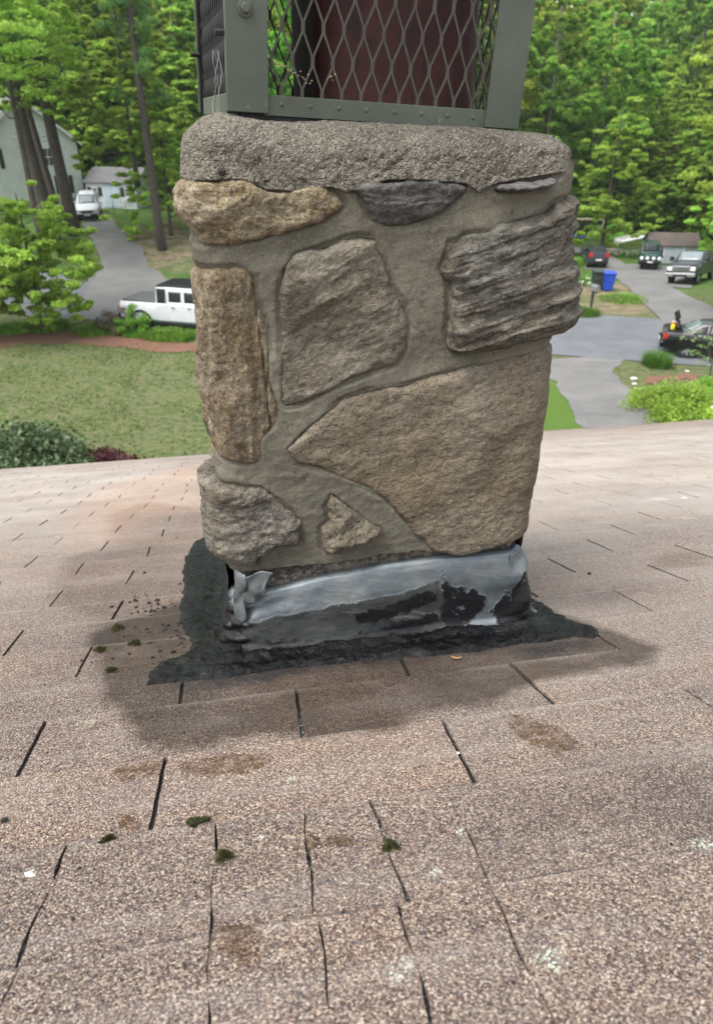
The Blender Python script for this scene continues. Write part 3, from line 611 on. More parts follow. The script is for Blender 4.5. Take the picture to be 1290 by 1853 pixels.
def build_stone(mat, label, poly, H, rough, seed, st=SF, nm='stone'):
    poly = np.array(poly); x0, y0 = poly.min(0)-.016; x1, y1 = poly.max(0)+.016
    X, Y, Q = rgrid(x0, x1, y0, y1, st); P = np.stack([X, Y], 1); P3 = p3(X, Y, seed*3.7)
    ang_, k_lo, k_mi, k_fi, str_ = {'cream': (0, 1.1, .9, .9, 1.), 'grey': (.05, .7, .55, .6, 1.8), 'slab': (.14, .4, .3, .5, 2.5), 'gneiss': (.30, .9, .55, .6, 2.6), 'mid': (.45, .7, .40, .55, 1.7), 'tall': (1.52, .9, .7, .7, 2.6), 'big': (.28, .6, .20, .45, 1.15), 'low': (.1, 1., .6, .7, 1.2), 'chip': (.5, 1., 1., .8, 1.)}[mat]
    ca_, sa_ = math.cos(ang_), math.sin(ang_); Ps = p3((X*ca_+Y*sa_)/str_, (-X*sa_+Y*ca_)*str_**.35, seed*3.7)
    wob = .0065*np.stack([fbm(P3*38, 4, seed), fbm(P3*38+50, 4, seed+9)], 1)*min(1, H/.02)
    sd = sd_poly(P+wob, poly)
    keep = sd > -.009
    inn = np.clip(sd, 0, None); prof = 1-np.exp(-inn/(.0032))
    Pn = Ps+.02*np.stack([fbm(P3*9, 2, 3), fbm(P3*9+7, 2, 4), 0*X], 1)
    lo = fbm(Pn*11, 3, seed+20); mi = ridge(Pn*24, 4, seed+30); fi = fbm(P3*150, 3, seed+40); fi2 = fbm(P3*420, 2, seed+50)
    brk = sstep(fbm(Pn*7, 2, seed+60), -.05, .08)
    rk_ = np.random.RandomState(seed+900); (bx0, by0), (bx1, by1) = poly.min(0), poly.max(0); fac = np.full(len(X), 9.)
    Wx = X+.010*fbm(P3*16, 3, seed+80); Wy = Y+.010*fbm(P3*16+30, 3, seed+81)
    for _ in range(11):
        cx_, cy_ = rk_.uniform(bx0, bx1), rk_.uniform(by0, by1); gx_, gy_ = rk_.randn(2)*.13; fac = np.minimum(fac, rk_.uniform(.95, 1.5)*H+gx_*(Wx-cx_)+gy_*(Wy-cy_))
    fac = np.clip(fac, .35*H, 1.5*H)
    hz = fac*.85*prof + rough*prof*(1.6*k_lo*lo+1.15*k_mi*mi) + k_fi*(.0028*fi+.0014*fi2)*prof**.3 + .003*prof*brk + .0022*k_fi*ridge(Ps*75, 3, seed+70)*prof
    if mat in ('gneiss', 'slab', 'grey'):    # ledges that follow the bedding
        a = {'gneiss': .30, 'slab': .14, 'grey': -.05}[mat]; c = (Y*math.cos(a)-X*math.sin(a))*1.0+.006*fbm(P3*14, 3, seed)
        hz += prof*.0045*np.abs(((c*38) % 1)-.25)*1.6 + prof*.0016*vn(p3(c*260, X*7), 5)
    if mat == 'tall':
        c = X+.006*fbm(p3(X*8, Y*9), 3, 3); hz += prof*.003*vn(p3(c*95, Y*4), 5)
        for cx_, wd, dp in ((-.148, .0016, .010), (-.125, .0013, .008), (-.160, .001, .005)):
            e = np.abs(c-cx_-.010*fbm(p3(Y*7, Y*0+cx_*30), 3, 8)+(Y-.4)*.03); hz -= 1.6*dp*np.exp(-(e/(wd*1.3))**2)*sstep(Y, y0+.02, y0+.1)
        hz += prof*.010*sstep(-X, .155, .19)*0
    if mat == 'mid': hz += prof*(.006*sstep(X+.9*(Y-.45), -.05, .05)*sstep(Y, .42, .40))
    if mat == 'big':
        hz += prof*.004*sstep(fbm(P3*6, 2, 77), 0, .25)
        e = np.abs(Y-(.452+.33*(X-.0)+.004*fbm(P3*20, 2, 5))); hz -= .004*np.exp(-(e/.002)**2)*prof*(X > -.05)*(X < .13)*0
    if mat in ('mid', 'big', 'tall', 'cream'): hz = hz*.86
    hz = np.where(sd < 0, np.minimum(hz, 0)+sd*4.5+.001, hz) - .002
    x, y = rrect(X, hz); V = np.stack([x, y, Y], 1); V, Q = prune(V, Q, keep)
    o = mesh(nm, V, Q[:, ::1], M_r[mat], chim, True); o['label'] = label; return o
for i, (mat, label, px, wrap, H, rough) in enumerate(stones):
    poly = [FQ(*p) for p in px]
    if wrap:
        side, ya, yb, ext = wrap; s = -1 if side == 'L' else 1; xe = (XL-ext) if s < 0 else (XR+ext)
        za, zb = FQ(400 if s < 0 else 990, ya)[1], FQ(400 if s < 0 else 990, yb)[1]
        if s < 0: poly += [(XL, zb), (xe, zb+.01), (xe-.01, (za+zb)/2), (xe+.01, za-.006), (XL, za)]
        else: poly += [(XR, zb), (xe, zb+.012), (xe+.014, (za+zb)/2), (xe, za-.02), (XR, za)]
    front_polys.append(np.array(poly)); build_stone(mat, label, poly, H, rough, i+1)
# the big stone and two edge stones also wrap the right corner with neighbours below
def crop_y(c): return c
# ---- stones on the sides and the back (not traced: irregular courses of the same kinds)
rs = np.random.RandomState(23)
def side_stones(q0, q1, z0f, z1, dirn):
    z = z0f(0)+.04; out = []; kinds = ['mid', 'tall', 'low', 'grey', 'big', 'cream', 'slab']
    row = 0
    while z < z1-.04:
        h = min(rs.uniform(.085, .15), z1-z); q = q0+rs.uniform(0, .03)
        while q < q1-.05:
            wd = min(rs.uniform(.10, .21), q1-q)
            if wd < .05: break
            zz = max(z, z0f(q)+.02)
            if z+h-zz > .035:
                n = 9; poly = []
                for k in range(n):
                    a = 2*math.pi*k/n+rs.uniform(-.2, .2); cx_, cy_ = math.cos(a), math.sin(a); m_ = max(abs(cx_), abs(cy_))**.75
                    poly.append((dirn*(q+wd/2+cx_/m_*(wd/2-.010)*rs.uniform(.88, 1)), (zz+z+h)/2+cy_/m_*((z+h-zz)/2-.008)*rs.uniform(.85, 1)))
                if dirn < 0: poly = poly[::-1]
                out.append(poly)
            q += wd
        z += h; row += 1
    for k, poly in enumerate(out):
        build_stone(kinds[rs.randint(len(kinds))], 'fieldstone on the side of the chimney', poly, .022, .010, 40+k+(100 if dirn > 0 else 0), .005)
ztop_m = FQ(600, 335)[1]
roofz = lambda y: (-RP-((YF+y)*(Hv@Nv)))/Nv[2]-ZB      # roof height at local depth y
side_stones(abs(XL)+.11, HP-.02, lambda q: roofz(max(0, min(DEP, q-abs(XL)))), ztop_m-.01, -1)
side_stones(XR+.19, HP-.02, lambda q: roofz(max(0, min(DEP, q-XR))), ztop_m-.01, 1)
# ---- mortar body
zm0, zm1 = -.18, ztop_m+.02
X, Y, Q = rgrid(-HP, HP, zm0+.0, zm1, .0027)
P = np.stack([X, Y], 1); P3 = p3(X, Y, 4.)
dmin = np.full(len(X), -1.)
for poly in front_polys: dmin = np.maximum(dmin, sd_poly(P, poly))
near = np.exp(-np.clip(-dmin, 0, 1)/.012)
gate = sstep(fbm(P3*12, 3, 99), -.25, .1)
off = -.0060*np.exp(-((dmin+.0012)/.0022)**2)*gate +.0030 + .0045*fbm(P3*14, 4, 61) + .0028*ridge(P3*30, 3, 66)*.6 + .0010*fbm(P3*160, 3, 62) + .0015*near - .012*sstep(dmin, 0, .006)
# tooled hollows
off -= .006*np.exp(-(((X-.05)/.05)**2+((Y-.50)/.05)**2))
low_line = np.interp(X, [FQ(p, 1040)[0] for p in (440, 475, 600, 640, 760, 860, 960)], [FQ(*p)[1] for p in ((440, 1040), (475, 1036), (600, 1024), (645, 1018), (760, 1002), (860, 996), (960, 980))])
fr_ = np.abs(X) < aF+arc*.9
xx_, yy_ = rrect(X, off); V = np.stack([xx_, yy_, Y], 1)
lim = np.where(fr_, low_line+.003*fbm(P3*40, 3, 8), roofz(np.clip(yy_, 0, DEP))-.04)
V, Q = prune(V, Q, Y > lim)
mesh('mortar', V, Q, M_mortar, chim, True)
# rough concrete footing seen between mortar and flashing
X, Y, Q = rgrid(-(aF+arc+.02), aF+arc+.02, roofz(0)-.02, FQ(860, 1000)[1]+.01, .0025); P3 = p3(X, Y, 2.)
off = -.012+.005*fbm(P3*45, 4, 9)+.0032*ridge(P3*110, 3, 10); x, y = rrect(X, off)
mesh('concrete_footing', np.stack([x, y, Y], 1), Q, M_base, chim, True)
# ---- crown
cb = [(-.3, 322), (345, 324), (440, 322), (480, 341), (530, 345), (600, 339), (630, 349), (660, 340), (700, 326), (760, 326), (845, 336), (868, 352), (890, 338), (960, 323), (1027, 314)]
cbx = [FQ(max(p[0], 300), 330)[0] for p in cb]; cbz = [FQ(640, p[1])[1] for p in cb]
nq = 1100; qs = np.linspace(-HP, HP, nq, endpoint=False)
# profile: (blend between bottom and top, outward offset)
prof = [(-.02, -.03), (0.0, -.012), (0.0, .0), (.0, .006)] + [(b, .009-.010*b) for b in np.linspace(.02, .46, 30)]
for a in np.linspace(0.03, 1, 22): prof.append((.46+.54*math.sin(a*math.pi/2), .0044-.048*(1-math.cos(a*math.pi/2))))
for d in np.linspace(.06, .20, 8): prof.append((1.0+.04*(d-.05), -(d-.01)))
Vc = []; 
zt = lambda x: np.interp(x, [-.236, -.195, -.135, 0, .15, .236], [FQ(400, y_)[1] for y_ in (212, 203, 218, 220, 236, 247)])
for (b, of) in prof:
    zb_ = np.where(np.abs(qs) < aF+arc, np.interp(qs, cbx, cbz), FQ(640, 322)[1]+.004*np.sin(qs*14))
    shrink = max(0, -of-.03); x, y = rrect(qs, np.full(nq, max(of, -.034))-.007*sstep(qs, .18, .26)*(1 if of > -.02 else 0))
    if shrink > 0:
        f_ = 1-shrink/.21; x = x*f_; y = DEP/2+(y-DEP/2)*f_
    ztp = zt(np.clip(x, -.236, .236)); z = zb_+(ztp-zb_)*b
    Vc.append(np.stack([x, y, z], 1))
Vc = np.array(Vc); m_, n_ = Vc.shape[:2]; fl = Vc.reshape(-1, 3)
cen = np.array([0, DEP/2, fl[:, 2].mean()]); dirn = fl-np.array([0, DEP/2, 0]); dirn[:, 2] = np.clip(fl[:, 2]-fl[:, 2].mean(), -.01, .04)*3; dirn /= np.linalg.norm(dirn, axis=1)[:, None]
dsp = .0075*fbm(fl*11, 3, 70)+.0026*fbm(fl*60, 3, 71)+.0024*fbm(fl*220, 2, 72)
fl = fl+dirn*dsp[:, None]
ix = np.arange(m_*n_).reshape(m_, n_); Q = np.stack([ix[:-1], np.roll(ix[:-1], -1, 1), np.roll(ix[1:], -1, 1), ix[1:]], -1).reshape(-1, 4)
mesh('concrete_crown', fl, Q, M_crown, chim, True)['label'] = 'rough pitted grey concrete crown'
# ---- flue tile
g = G('flue_clay'); col = g.ramp(g.noise(7, 5), [(.3, (.040, .014, .012)), (.55, (.070, .023, .019)), (.75, (.115, .050, .040))])
col = g.mix(g.mr(g.noise(60, 5, .7), .55, .68, 0, .7), col, (.02, .014, .012)); col = g.mix(g.mr(g.noise(1, 5, .6, vec=g.mapp(sc=(30, 30, 4))), .48, .66, 0, .7), col, (.012, .010, .010)); M_flue = g.fin(col, .8, nrm=g.bump(g.noise(90, 4), .3, .003))
CAGE_YAW = rad(6.0)
fx, fy = .035, .245
mb = MB(); nqf = 64; 
qf = np.linspace(-1, 1, nqf, endpoint=False)
hp = 2*(.118-.035)+2*.055+.236-.07
def ringf(hw, rc, z):
    a = hw-rc; hp_ = 2*a+2*(rc*math.pi/2)+2*a
    x, y = rrect(qf*hp_, np.zeros(nqf), hw, 2*hw, rc); y = y-hw; c, s = math.cos(CAGE_YAW), math.sin(CAGE_YAW)
    return [(fx+x_*c-y_*s, fy+x_*s+y_*c, z) for x_, y_ in zip(x, y)]
zc = FQ(640, 215)[1]
rings = [ringf(.112, .045, zc-.02), ringf(.112, .045, zc+.28), ringf(.109, .043, zc+.283), ringf(.094, .03, zc+.283), ringf(.092, .028, zc+.28), ringf(.092, .028, zc-.02)]
V = sum(rings, []); Fc = [(i*nqf+k, i*nqf+(k+1) % nqf, (i+1)*nqf+(k+1) % nqf, (i+1)*nqf+k) for i in range(5) for k in range(nqf)]
mesh('flue_tile', V, Fc, M_flue, chim, True, 50)['label'] = 'dark red brown clay flue tile inside the cage'

# ---- metal flashing
g = G('flashing_metal'); wv = g.warp(.02, 22); wv2 = g.warp(.012, 70, wv, 4)
E2 = lambda px, py, rx, ry, rot=0, soft=.12, v=None: g.ell(v or wv2, FQ(px, py), (rx, ry), rot, soft, 'xz')
met = g.ramp(g.noise(12, 4), [(.3, (.085, .10, .11)), (.48, (.155, .18, .192)), (.62, (.22, .235, .235)), (.75, (.15, .142, .115))])
met = g.mix(g.mr(g.noise(5, 3), .55, .7, 0, .5), met, (.30, .27, .19)); met = g.mix(g.mr(g.noise(240, 3, .7), .55, .75, 0, .35), met, (.16, .17, .17))
smear = g.sdm('film', .009, 60, .0020, 8)
tarA = g.sdm('tarblob', .015, 75, .0022, 8)
film = g.mix(g.mr(g.noise(18, 4), .4, .6), (.012, .013, .013), (.040, .042, .038))
streak = g.noise(1, 5, .6, vec=g.rotsc((0, -.16, 0), (9, 9, 70), vec=wv))
film = g.mix(g.mr(streak, .50, .62, 0, .85), film, (.018, .018, .020)); film = g.mix(g.mr(streak, .42, .34, 0, .4), film, (.20, .20, .18))
col = g.mix(g.math('MULTIPLY', smear, .93), met, film)
tarm = g.math('MULTIPLY', tarA, g.mr(g.noise(55, 5, .7), .30, .40), clamp=True)
col = g.mix(tarm, col, (.010, .010, .011))
rgh = g.mix(tarm, g.mix(smear, (.42,)*3, (.62,)*3), (.28,)*3); mt = g.math('MULTIPLY', g.math('SUBTRACT', 1., g.mx(smear, tarm), clamp=True), .6)
bf = g.bump(g.noise(16, 3), .35, .010); bf = g.bump(g.math('MULTIPLY', g.mx(smear, tarm), g.noise(110, 5, .7)), .6, .003, bf); bf = g.bump(g.noise(1, 4, .6, vec=g.rotsc((0, -.2, 0), (4, 14, 18), vec=wv)), .3, .012, bf); bf = g.bump(tarm, .3, .0015, bf)
M_flash = g.fin(col, .4, nrm=bf, spec=.22); g.l(rgh, g.b.inputs['Roughness']); g.l(mt, g.b.inputs['Metallic'])
qe = aF+arc+DEP-.06
qn = np.concatenate([np.linspace(-qe, -(aF+arc), 40)[:-1], np.linspace(-(aF+arc), aF+arc, 190), np.linspace(aF+arc, qe, 40)[1:]]); nq = len(qn)
topx = [FQ(p, 1050)[0] for p in (443, 490, 600, 700, 800, 900, 930)]; topz = [FQ(*p)[1] for p in ((443, 1092), (490, 1074), (600, 1048), (700, 1030), (800, 1013), (900, 1006), (930, 1003))]
secs = [(.0, 0, -.012), (.0, 0, -.004), (.03, 0, .002), (.10, 0, .007), (.20, 0, .012), (.30, 0, .0165), (.40, 0, .020), (.5, 0, .0225), (.6, 0, .025), (.7, 0, .0275), (.8, 0, .030), (.88, 0, .033), (.94, 0, .039), (.97, 0, .047), (1.0, 0, .058), (1.0, 0, .068)]
rows = []
x_, y_ = rrect(qn, np.zeros(nq)); base0 = roofz(np.clip(y_, 0, DEP))
front = sstep(np.abs(qn), aF+arc*1.3, aF+arc*.6)
ztp = np.where(front > 0, np.interp(qn, topx, topz), 0)*front+(base0+.11+.01*np.sin(qn*20))*(1-front)
for (f_, _, of) in secs:
    o_ = np.full(nq, of)*(.35+.65*front)
    crm = (1-sstep(np.abs(qn+aF+arc*.4), .0, .03))*.006*np.sin(f_*22+qn*90)       # crumpled left corner
    crr = (1-sstep(np.abs(qn-aF-arc*.4), .0, .025))*.005*np.sin(f_*15+qn*70)
    bulge = .0035*fbm(p3(qn*9, np.full(nq, f_*2.)), 3, 12)+.0016*fbm(p3(qn*30, np.full(nq, f_*6.)), 2, 13)
    o_ = o_+crm+crr+bulge*min(1, f_*5)*(f_ < .95)
    x, y = rrect(qn, o_); zb_ = roofz(y)+.003+.004*(f_ < .99)
    tpj = .0022*fbm(p3(qn*16, qn*0), 3, 15)
    z = (ztp+tpj)*(1-f_)+zb_*f_
    rows.append(np.stack([x, y, z], 1))
# densify vertically
rows = np.array(rows); den = []
for i in range(len(rows)-1):
    for a in (0, .34, .67): den.append(rows[i]*(1-a)+rows[i+1]*a)
den.append(rows[-1]); den = np.array(den); m_, n_ = den.shape[:2]; ix = np.arange(m_*n_).reshape(m_, n_)
Q = np.stack([ix[:-1, :-1], ix[1:, :-1], ix[1:, 1:], ix[:-1, 1:]], -1).reshape(-1, 4)
fo = mesh('metal_flashing', den.reshape(-1, 3), Q, M_flash, chim, True); fo['label'] = 'bent galvanised flashing smeared with black tar'
XZ = den.reshape(-1, 3)[:, [0, 2]]; fq = lambda L_: [FQ(*p) for p in L_]
setattr_(fo, 'film', unionsd(XZ, [fq([(420,1150),(450,1122),(490,1110),(560,1098),(640,1084),(720,1070),(790,1048),(802,1080),(802,1122),(745,1150),(690,1170),(620,1260),(400,1260)])]))
setattr_(fo, 'tarblob', unionsd(XZ, [fq([(800,1030),(812,1055),(872,1068),(876,1086),(842,1112),(800,1128),(792,1100),(799,1060)]), fq([(883,1092),(905,1068),(928,1062),(948,1030),(965,1060),(965,1160),(915,1145),(888,1112)]), fq([(640,1103),(700,1088),(760,1066),(790,1062),(790,1078),(700,1108),(640,1122)]), fq([(430,1190),(560,1180),(700,1164),(800,1150),(915,1132),(970,1130),(970,1290),(400,1290)]), fq([(395,1090),(436,1112),(450,1150),(462,1200),(390,1220)]), fq([(480,1146),(620,1138),(780,1098),(790,1112),(640,1156),(500,1162)])]))
sm = fo.modifiers.new('s', 'SOLIDIFY'); sm.thickness = .0012; sm.offset = -1
# loose torn flap of metal at the left corner and curled end at the right corner
M_metal = pm('bare_flashing', (.17, .185, .19), (.08, .088, .088), 30, .5, .3, bs=60, bd=.004)
def sheet(pts, seed, mat, label, amp=.004):
    a, b, c, d = [np.array(p) for p in pts]; n = 16; V = []
    for i in range(n):
        for j in range(n):
            s, t = i/(n-1), j/(n-1); p = (a*(1-s)+b*s)*(1-t)+(d*(1-s)+c*s)*t; V.append(p)
    V = np.array(V); V[:, 1] -= np.abs(fbm(V*28, 2, seed))*amp*2.2+amp*.3; V[:, 0] += fbm(V*40, 2, seed+3)*amp*.8
    V[:, 2] += fbm(V*40, 2, seed+5)*amp*.8
    ix = np.arange(n*n).reshape(n, n); o = mesh('flashing_flap', V, np.stack([ix[:-1, :-1], ix[1:, :-1], ix[1:, 1:], ix[:-1, 1:]], -1).reshape(-1, 4), mat, chim, True)
    o['label'] = label; s_ = o.modifiers.new('s', 'SOLIDIFY'); s_.thickness = .0008
def LP(px, py, dy=-.02): u, z = FC(px, py, YF+dy); return (u-UC, dy, z-ZB)
sheet([LP(437, 1092, -.006), LP(478, 1075, -.022), LP(487, 1036, -.022), LP(440, 1038, -.004)], 3, M_metal, 'crumpled torn metal flap at the left corner', .011)
sheet([LP(428, 1120, -.004), LP(446, 1118, -.022), LP(446, 1040, -.012), LP(418, 1030, .01)], 8, M_metal, 'narrow torn strip of metal at the left corner', .009)
sheet([LP(925, 1050, -.012), LP(949, 1052, -.006), LP(937, 990, .012), LP(922, 1002, -.004)], 5, M_metal, 'curled end of the metal at the right corner', .003)
# ---- tar on the roof round the chimney
g = G('roofing_tar'); n1 = g.noise(9, 4); n2 = g.noise(55, 6, .65, dist=.5)
col = g.ramp(n1, [(.3, (.004, .005, .004)), (.55, (.008, .009, .008)), (.75, (.016, .018, .015))])
col = g.mix(g.mr(g.noise(150, 3, .7), .66, .74, 0, .5), col, (.20, .20, .18))
sepx = g.n('ShaderNodeSeparateXYZ'); g.l(g.co, sepx.inputs[0])
bt = g.bump(n2, .9, .010); bt = g.bump(g.noise(240, 3), .25, .0015, bt)
bt2 = g.noise(1., 4, .6, vec=g.mapp(sc=(25, 120, 1), rot=(0, 0, .3))); bt = g.bump(bt2, .35, .005, bt)
gl = g.attr('gloss'); M_tar = g.fin(g.mix(gl, col, (.003, .003, .0035)), g.math('MULTIPLY', g.mr(g.noise(20, 4, .6), .38, .60, .16, .62), g.mr(gl, 0, 1, 1., .45)), nrm=bt, spec=.2)
tp = [R(*p) for p in [(352,985),(378,976),(405,1000),(430,1030),(600,1060),(940,1060),(955,1088),(985,1100),(1010,1120),(1045,1134),(1082,1146),(1078,1158),(1040,1157),(1000,1163),(945,1168),(870,1182),(800,1189),(700,1197),(600,1206),(520,1214),(430,1226),(340,1239),(265,1244),(268,1232),(292,1205),(330,1196),(347,1172),(328,1125),(330,1060),(336,1015)]]
x0, y0 = np.min(tp, 0)-.01; x1, y1 = np.max(tp, 0)+.01
X, Y, Q = rgrid(x0, x1, y0, y1, .0022); P3 = p3(X, Y, 3.)
sd = sd_poly(np.stack([X, Y], 1)+.007*1.7*np.stack([fbm(P3*34, 5, 1, .65), fbm(P3*34+9, 5, 2, .65)], 1), tp)
fp = [(-.033+.0, YF), (.439, YF)]   # chimney front line in roof coordinates
cs = math.cos(SL); hd_ = Y*cs + .39*math.sin(SL)*0
# distance to the chimney footprint, measured in local plan
W = RO[None]+Tv[None]*X[:, None]+Dv[None]*Y[:, None]; lu = W@Tv-UC; lh = W@Hv-YF
dx = np.maximum(np.abs(lu)-HW, 0); dy = np.maximum(np.maximum(-lh, lh-DEP), 0); dist = np.hypot(dx, dy)
inn = np.clip(sd, 0, None)
hgt = .0060*(1-np.exp(-inn/.003)) + .0060*ridge(P3*np.array([26, 16, 1]), 4, 31)*(1-np.exp(-inn/.01)) + .0030*fbm(P3*90, 3, 32)
hgt += .009*np.exp(-(np.clip(dist-.064, -.03, 1)/.012)**2)*(inn > 0)*(np.abs(lu) < HW+.03)*(lh < 0) + .026*np.exp(-(dx/.020)**2)*np.exp(-np.clip(dist, 0, 1)/.03)*(np.abs(lu) > HW*.96)
hgt = np.where(sd < 0, sd*.8+.003, hgt+.004)
V, Q2 = prune(np.stack([X, Y, hgt], 1), Q, (sd > -.006) & (dist > .002))
keepv = (sd > -.006) & (dist > .002)
to = mesh('tar_patch', V, Q2, M_tar, chim, True)
Wv = RO[None]+Tv[None]*V[:, :1]+Dv[None]*V[:, 1:2]; l1 = Wv@Tv-UC; l2 = -(Wv@Hv-YF)
setattr_(to, 'gloss', sstep(l2, .02, .045)*sstep(np.abs(l1), HW+.05, HW-.0)*sstep(fbm(p3(V[:, 0]*20, V[:, 1]*20), 3, 41), -.35, .05)); to['label'] = 'glossy black roofing tar spread round the chimney foot'
to.matrix_parent_inverse = Matrix.Identity(4)
bpy.context.view_layer.update(); to.matrix_world = roofM

# ================================================================ CAGE (chimney cap) standing on the crown
zc0 = FQ(415, 196)[1]
cl = Vector((FC(412, 196, YF+.030)[0]-UC, .030, zc0))
wl = chim.matrix_world @ cl
cage = empty('chimney_cap_cage', wl, 0, 'dark bronze green metal chimney cap with diamond mesh standing on the concrete crown', 'chimney cap')
cage.rotation_euler = (0, rad(3.1), YW+CAGE_YAW)
g = G('bronze_paint'); col = g.mix(g.mr(g.noise(6, 5), .35, .65), (.050, .064, .046), (.082, .094, .070)); col = g.mix(g.mr(g.noise(70, 5, .7), .62, .72, 0, .5), col, (.22, .22, .18))
col = g.mix(g.mr(g.noise(22, 6, .75), .55, .68, 0, .7), col, (.055, .038, .024))
M_cap = g.fin(col, .45, nrm=g.bump(g.noise(9, 3), .2, .006), spec=.5)
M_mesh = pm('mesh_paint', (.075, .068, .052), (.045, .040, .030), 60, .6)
M_blk = pm('matt_black', (.008, .008, .008), (.02, .019, .018), 90, .8, bs=80)
CW, CD, CH, PW = .372, .37, .36, .047
def post(x, y, sx, sy):
    m = MB(); t = .003
    xa, xb = (x, x+PW*sx); ya, yb = (y, y+PW*sy)
    m.box(min(xa, xb), max(xa, xb), min(y, y+t*sy), max(y, y+t*sy), -.002, CH, .0008)
    yb = y+(.012 if sx > 0 else PW)*sy; m.box(min(x, x+t*sx), max(x, x+t*sx), min(y+t*sy, yb), max(y+t*sy, yb), -.002, CH, .0008)
    return m
for (x, y, sx, sy) in ((0, 0, 1, 1), (CW, 0, -1, 1), (0, CD, 1, -1), (CW, CD, -1, -1)):
    p = post(x, y, sx, sy).build('corner_post', M_cap, cage)
    for fz in ((.098, .30) if (x == 0 and y == 0) else (.30,)):
        b = MB(); yy = y-.0005*sy; xx = x+sx*PW*.47
        b.lathe([(.0088, 0), (.0088, -.0018*sy), (.0072, -.0022*sy)], 20, (xx, yy, fz), 'y'); b.lathe([(.0058, -.002*sy), (.0058, -.0055*sy), (.004, -.0062*sy)], 6, (xx, yy, fz), 'y')
        b.build('bolt', M_cap, p, True, 30)
    if x == 0:
        b = MB(); b.tube([(-.010, y+sy*.3*PW, .075), (.004, y+sy*.3*PW, .075)], .0035, 6).build('bolt', M_blk, p)
for (a, b_) in (((PW-.004, .0035, 0), (CW-PW+.004, .0035, 0)), ((PW, CD-.0035, 0), (CW-PW, CD-.0035, 0))):
    m = MB(); s = 1 if a[1] < .1 else -1; ya, yb = sorted((a[1], a[1]+s*.002)); m.box(a[0], b_[0], ya, yb, -.004, .0175, .0006)
    ya, yb = sorted((a[1]+s*.002, a[1]+s*.02)); m.box(a[0], b_[0], ya, yb, -.004, -.002)
    rl = m.build('bottom_rail', M_cap, cage)
    for k in range(8):
        x = a[0]+.02+k*(b_[0]-a[0]-.04)/7; MB().lathe([(.0028, 0), (.0024, -.0008*s), (.0012, -.0012*s)], 10, (x, a[1], .0085), 'y').build('rivet', M_cap, rl, True)
for x in (.0035, CW-.0035):
    s = 1 if x < .1 else -1; xa, xb = sorted((x, x+s*.002)); MB().box(xa, xb, PW-.004, CD-PW+.004, -.004, .0175, .0006).build('bottom_rail', M_cap, cage)
# diamond mesh panels
def diamond(W_, H_, ph=.0, px=.0242, pz=.066, wd=.0022):
    m = MB(); nk = int(W_/(px/2))+2; hz = pz/2
    for k in range(-1, nk):
        pts = []; z = -ph; row = 0
        while z < H_+hz:
            col_ = k if (row % 2 == 0) == (k % 2 == 0) else k+1
            x = col_*px/2; d = .0052
            pts += [(x + (.0009 if col_ == k else -.0009), z-d), (x+(.0009 if col_ == k else -.0009), z+d)]; z += hz; row += 1
        # clip to the panel
        seg = []
        for (x, z) in pts:
            seg.append((min(max(x, 0), W_), z))
        for i in range(len(seg)-1):
            (xa, za), (xb, zb) = seg[i], seg[i+1]
            if za >= H_ or zb <= 0: continue
            if xa == xb and (xa <= 0 or xa >= W_): continue
            if za < 0: t = -za/(zb-za); xa, za = xa+(xb-xa)*t, 0
            if zb > H_: t = (H_-za)/(zb-za); xb, zb = xa+(xb-xa)*t, H_
            L = math.hypot(xb-xa, zb-za)+1e-9; nx, nz = (zb-za)/L*wd/2, -(xb-xa)/L*wd/2; th = .0011
            V = [(xa-nx, -th, za-nz), (xa+nx, -th, za+nz), (xb+nx, -th, zb+nz), (xb-nx, -th, zb-nz), (xa-nx, th, za-nz), (xa+nx, th, za+nz), (xb+nx, th, zb+nz), (xb-nx, th, zb-nz)]
            m.add(V, [(0, 1, 2, 3), (7, 6, 5, 4), (0, 4, 5, 1), (3, 2, 6, 7), (1, 5, 6, 2), (0, 3, 7, 4)])
    return m
diamond(CW-.008, CH-.01, .012).xf(Matrix.Translation((.004, .0085, 0))).build('mesh_panel', M_mesh, cage)
diamond(CW-.008, CH-.01, .03).xf(Matrix.Translation((.004, CD-.0085, 0))).build('mesh_panel', M_mesh, cage)
for x in (.0085, CW-.0085):
    diamond(CD-.008, CH-.01, .02).xf(Matrix.Translation((x, .004, 0)) @ Matrix.Rotation(rad(90), 4, 'Z')).build('mesh_panel', M_mesh if x > .1 else pm('dark_mesh', (.012, .013, .013), (.025, .027, .026), 60, .6), cage)  # left panel gets a darkened copy of the mesh paint
# dark sheet behind the left mesh that blackens that side, base plate, lid
MB().box(.0115, .013, .012, CD-.012, 0, CH-.02).build('dark_backing', pm('dark_backing_metal', (.006, .007, .007), (.016, .017, .016), 25, .7, bs=30), cage)
MB().box(.012, CW-.006, .006, CD-.01, -.012, -.0045).build('base_plate', M_blk, cage)  # black plate put in for the dark gap below the cage
g2 = MB(); g2.box(-.05, CW+.05, -.05, CD+.05, CH, CH+.004).box(-.05, CW+.05, -.052, -.0505, CH-.02, CH+.003).box(-.05, CW+.05, CD+.0505, CD+.052, CH-.02, CH+.003); g2.build('lid', M_cap, cage)
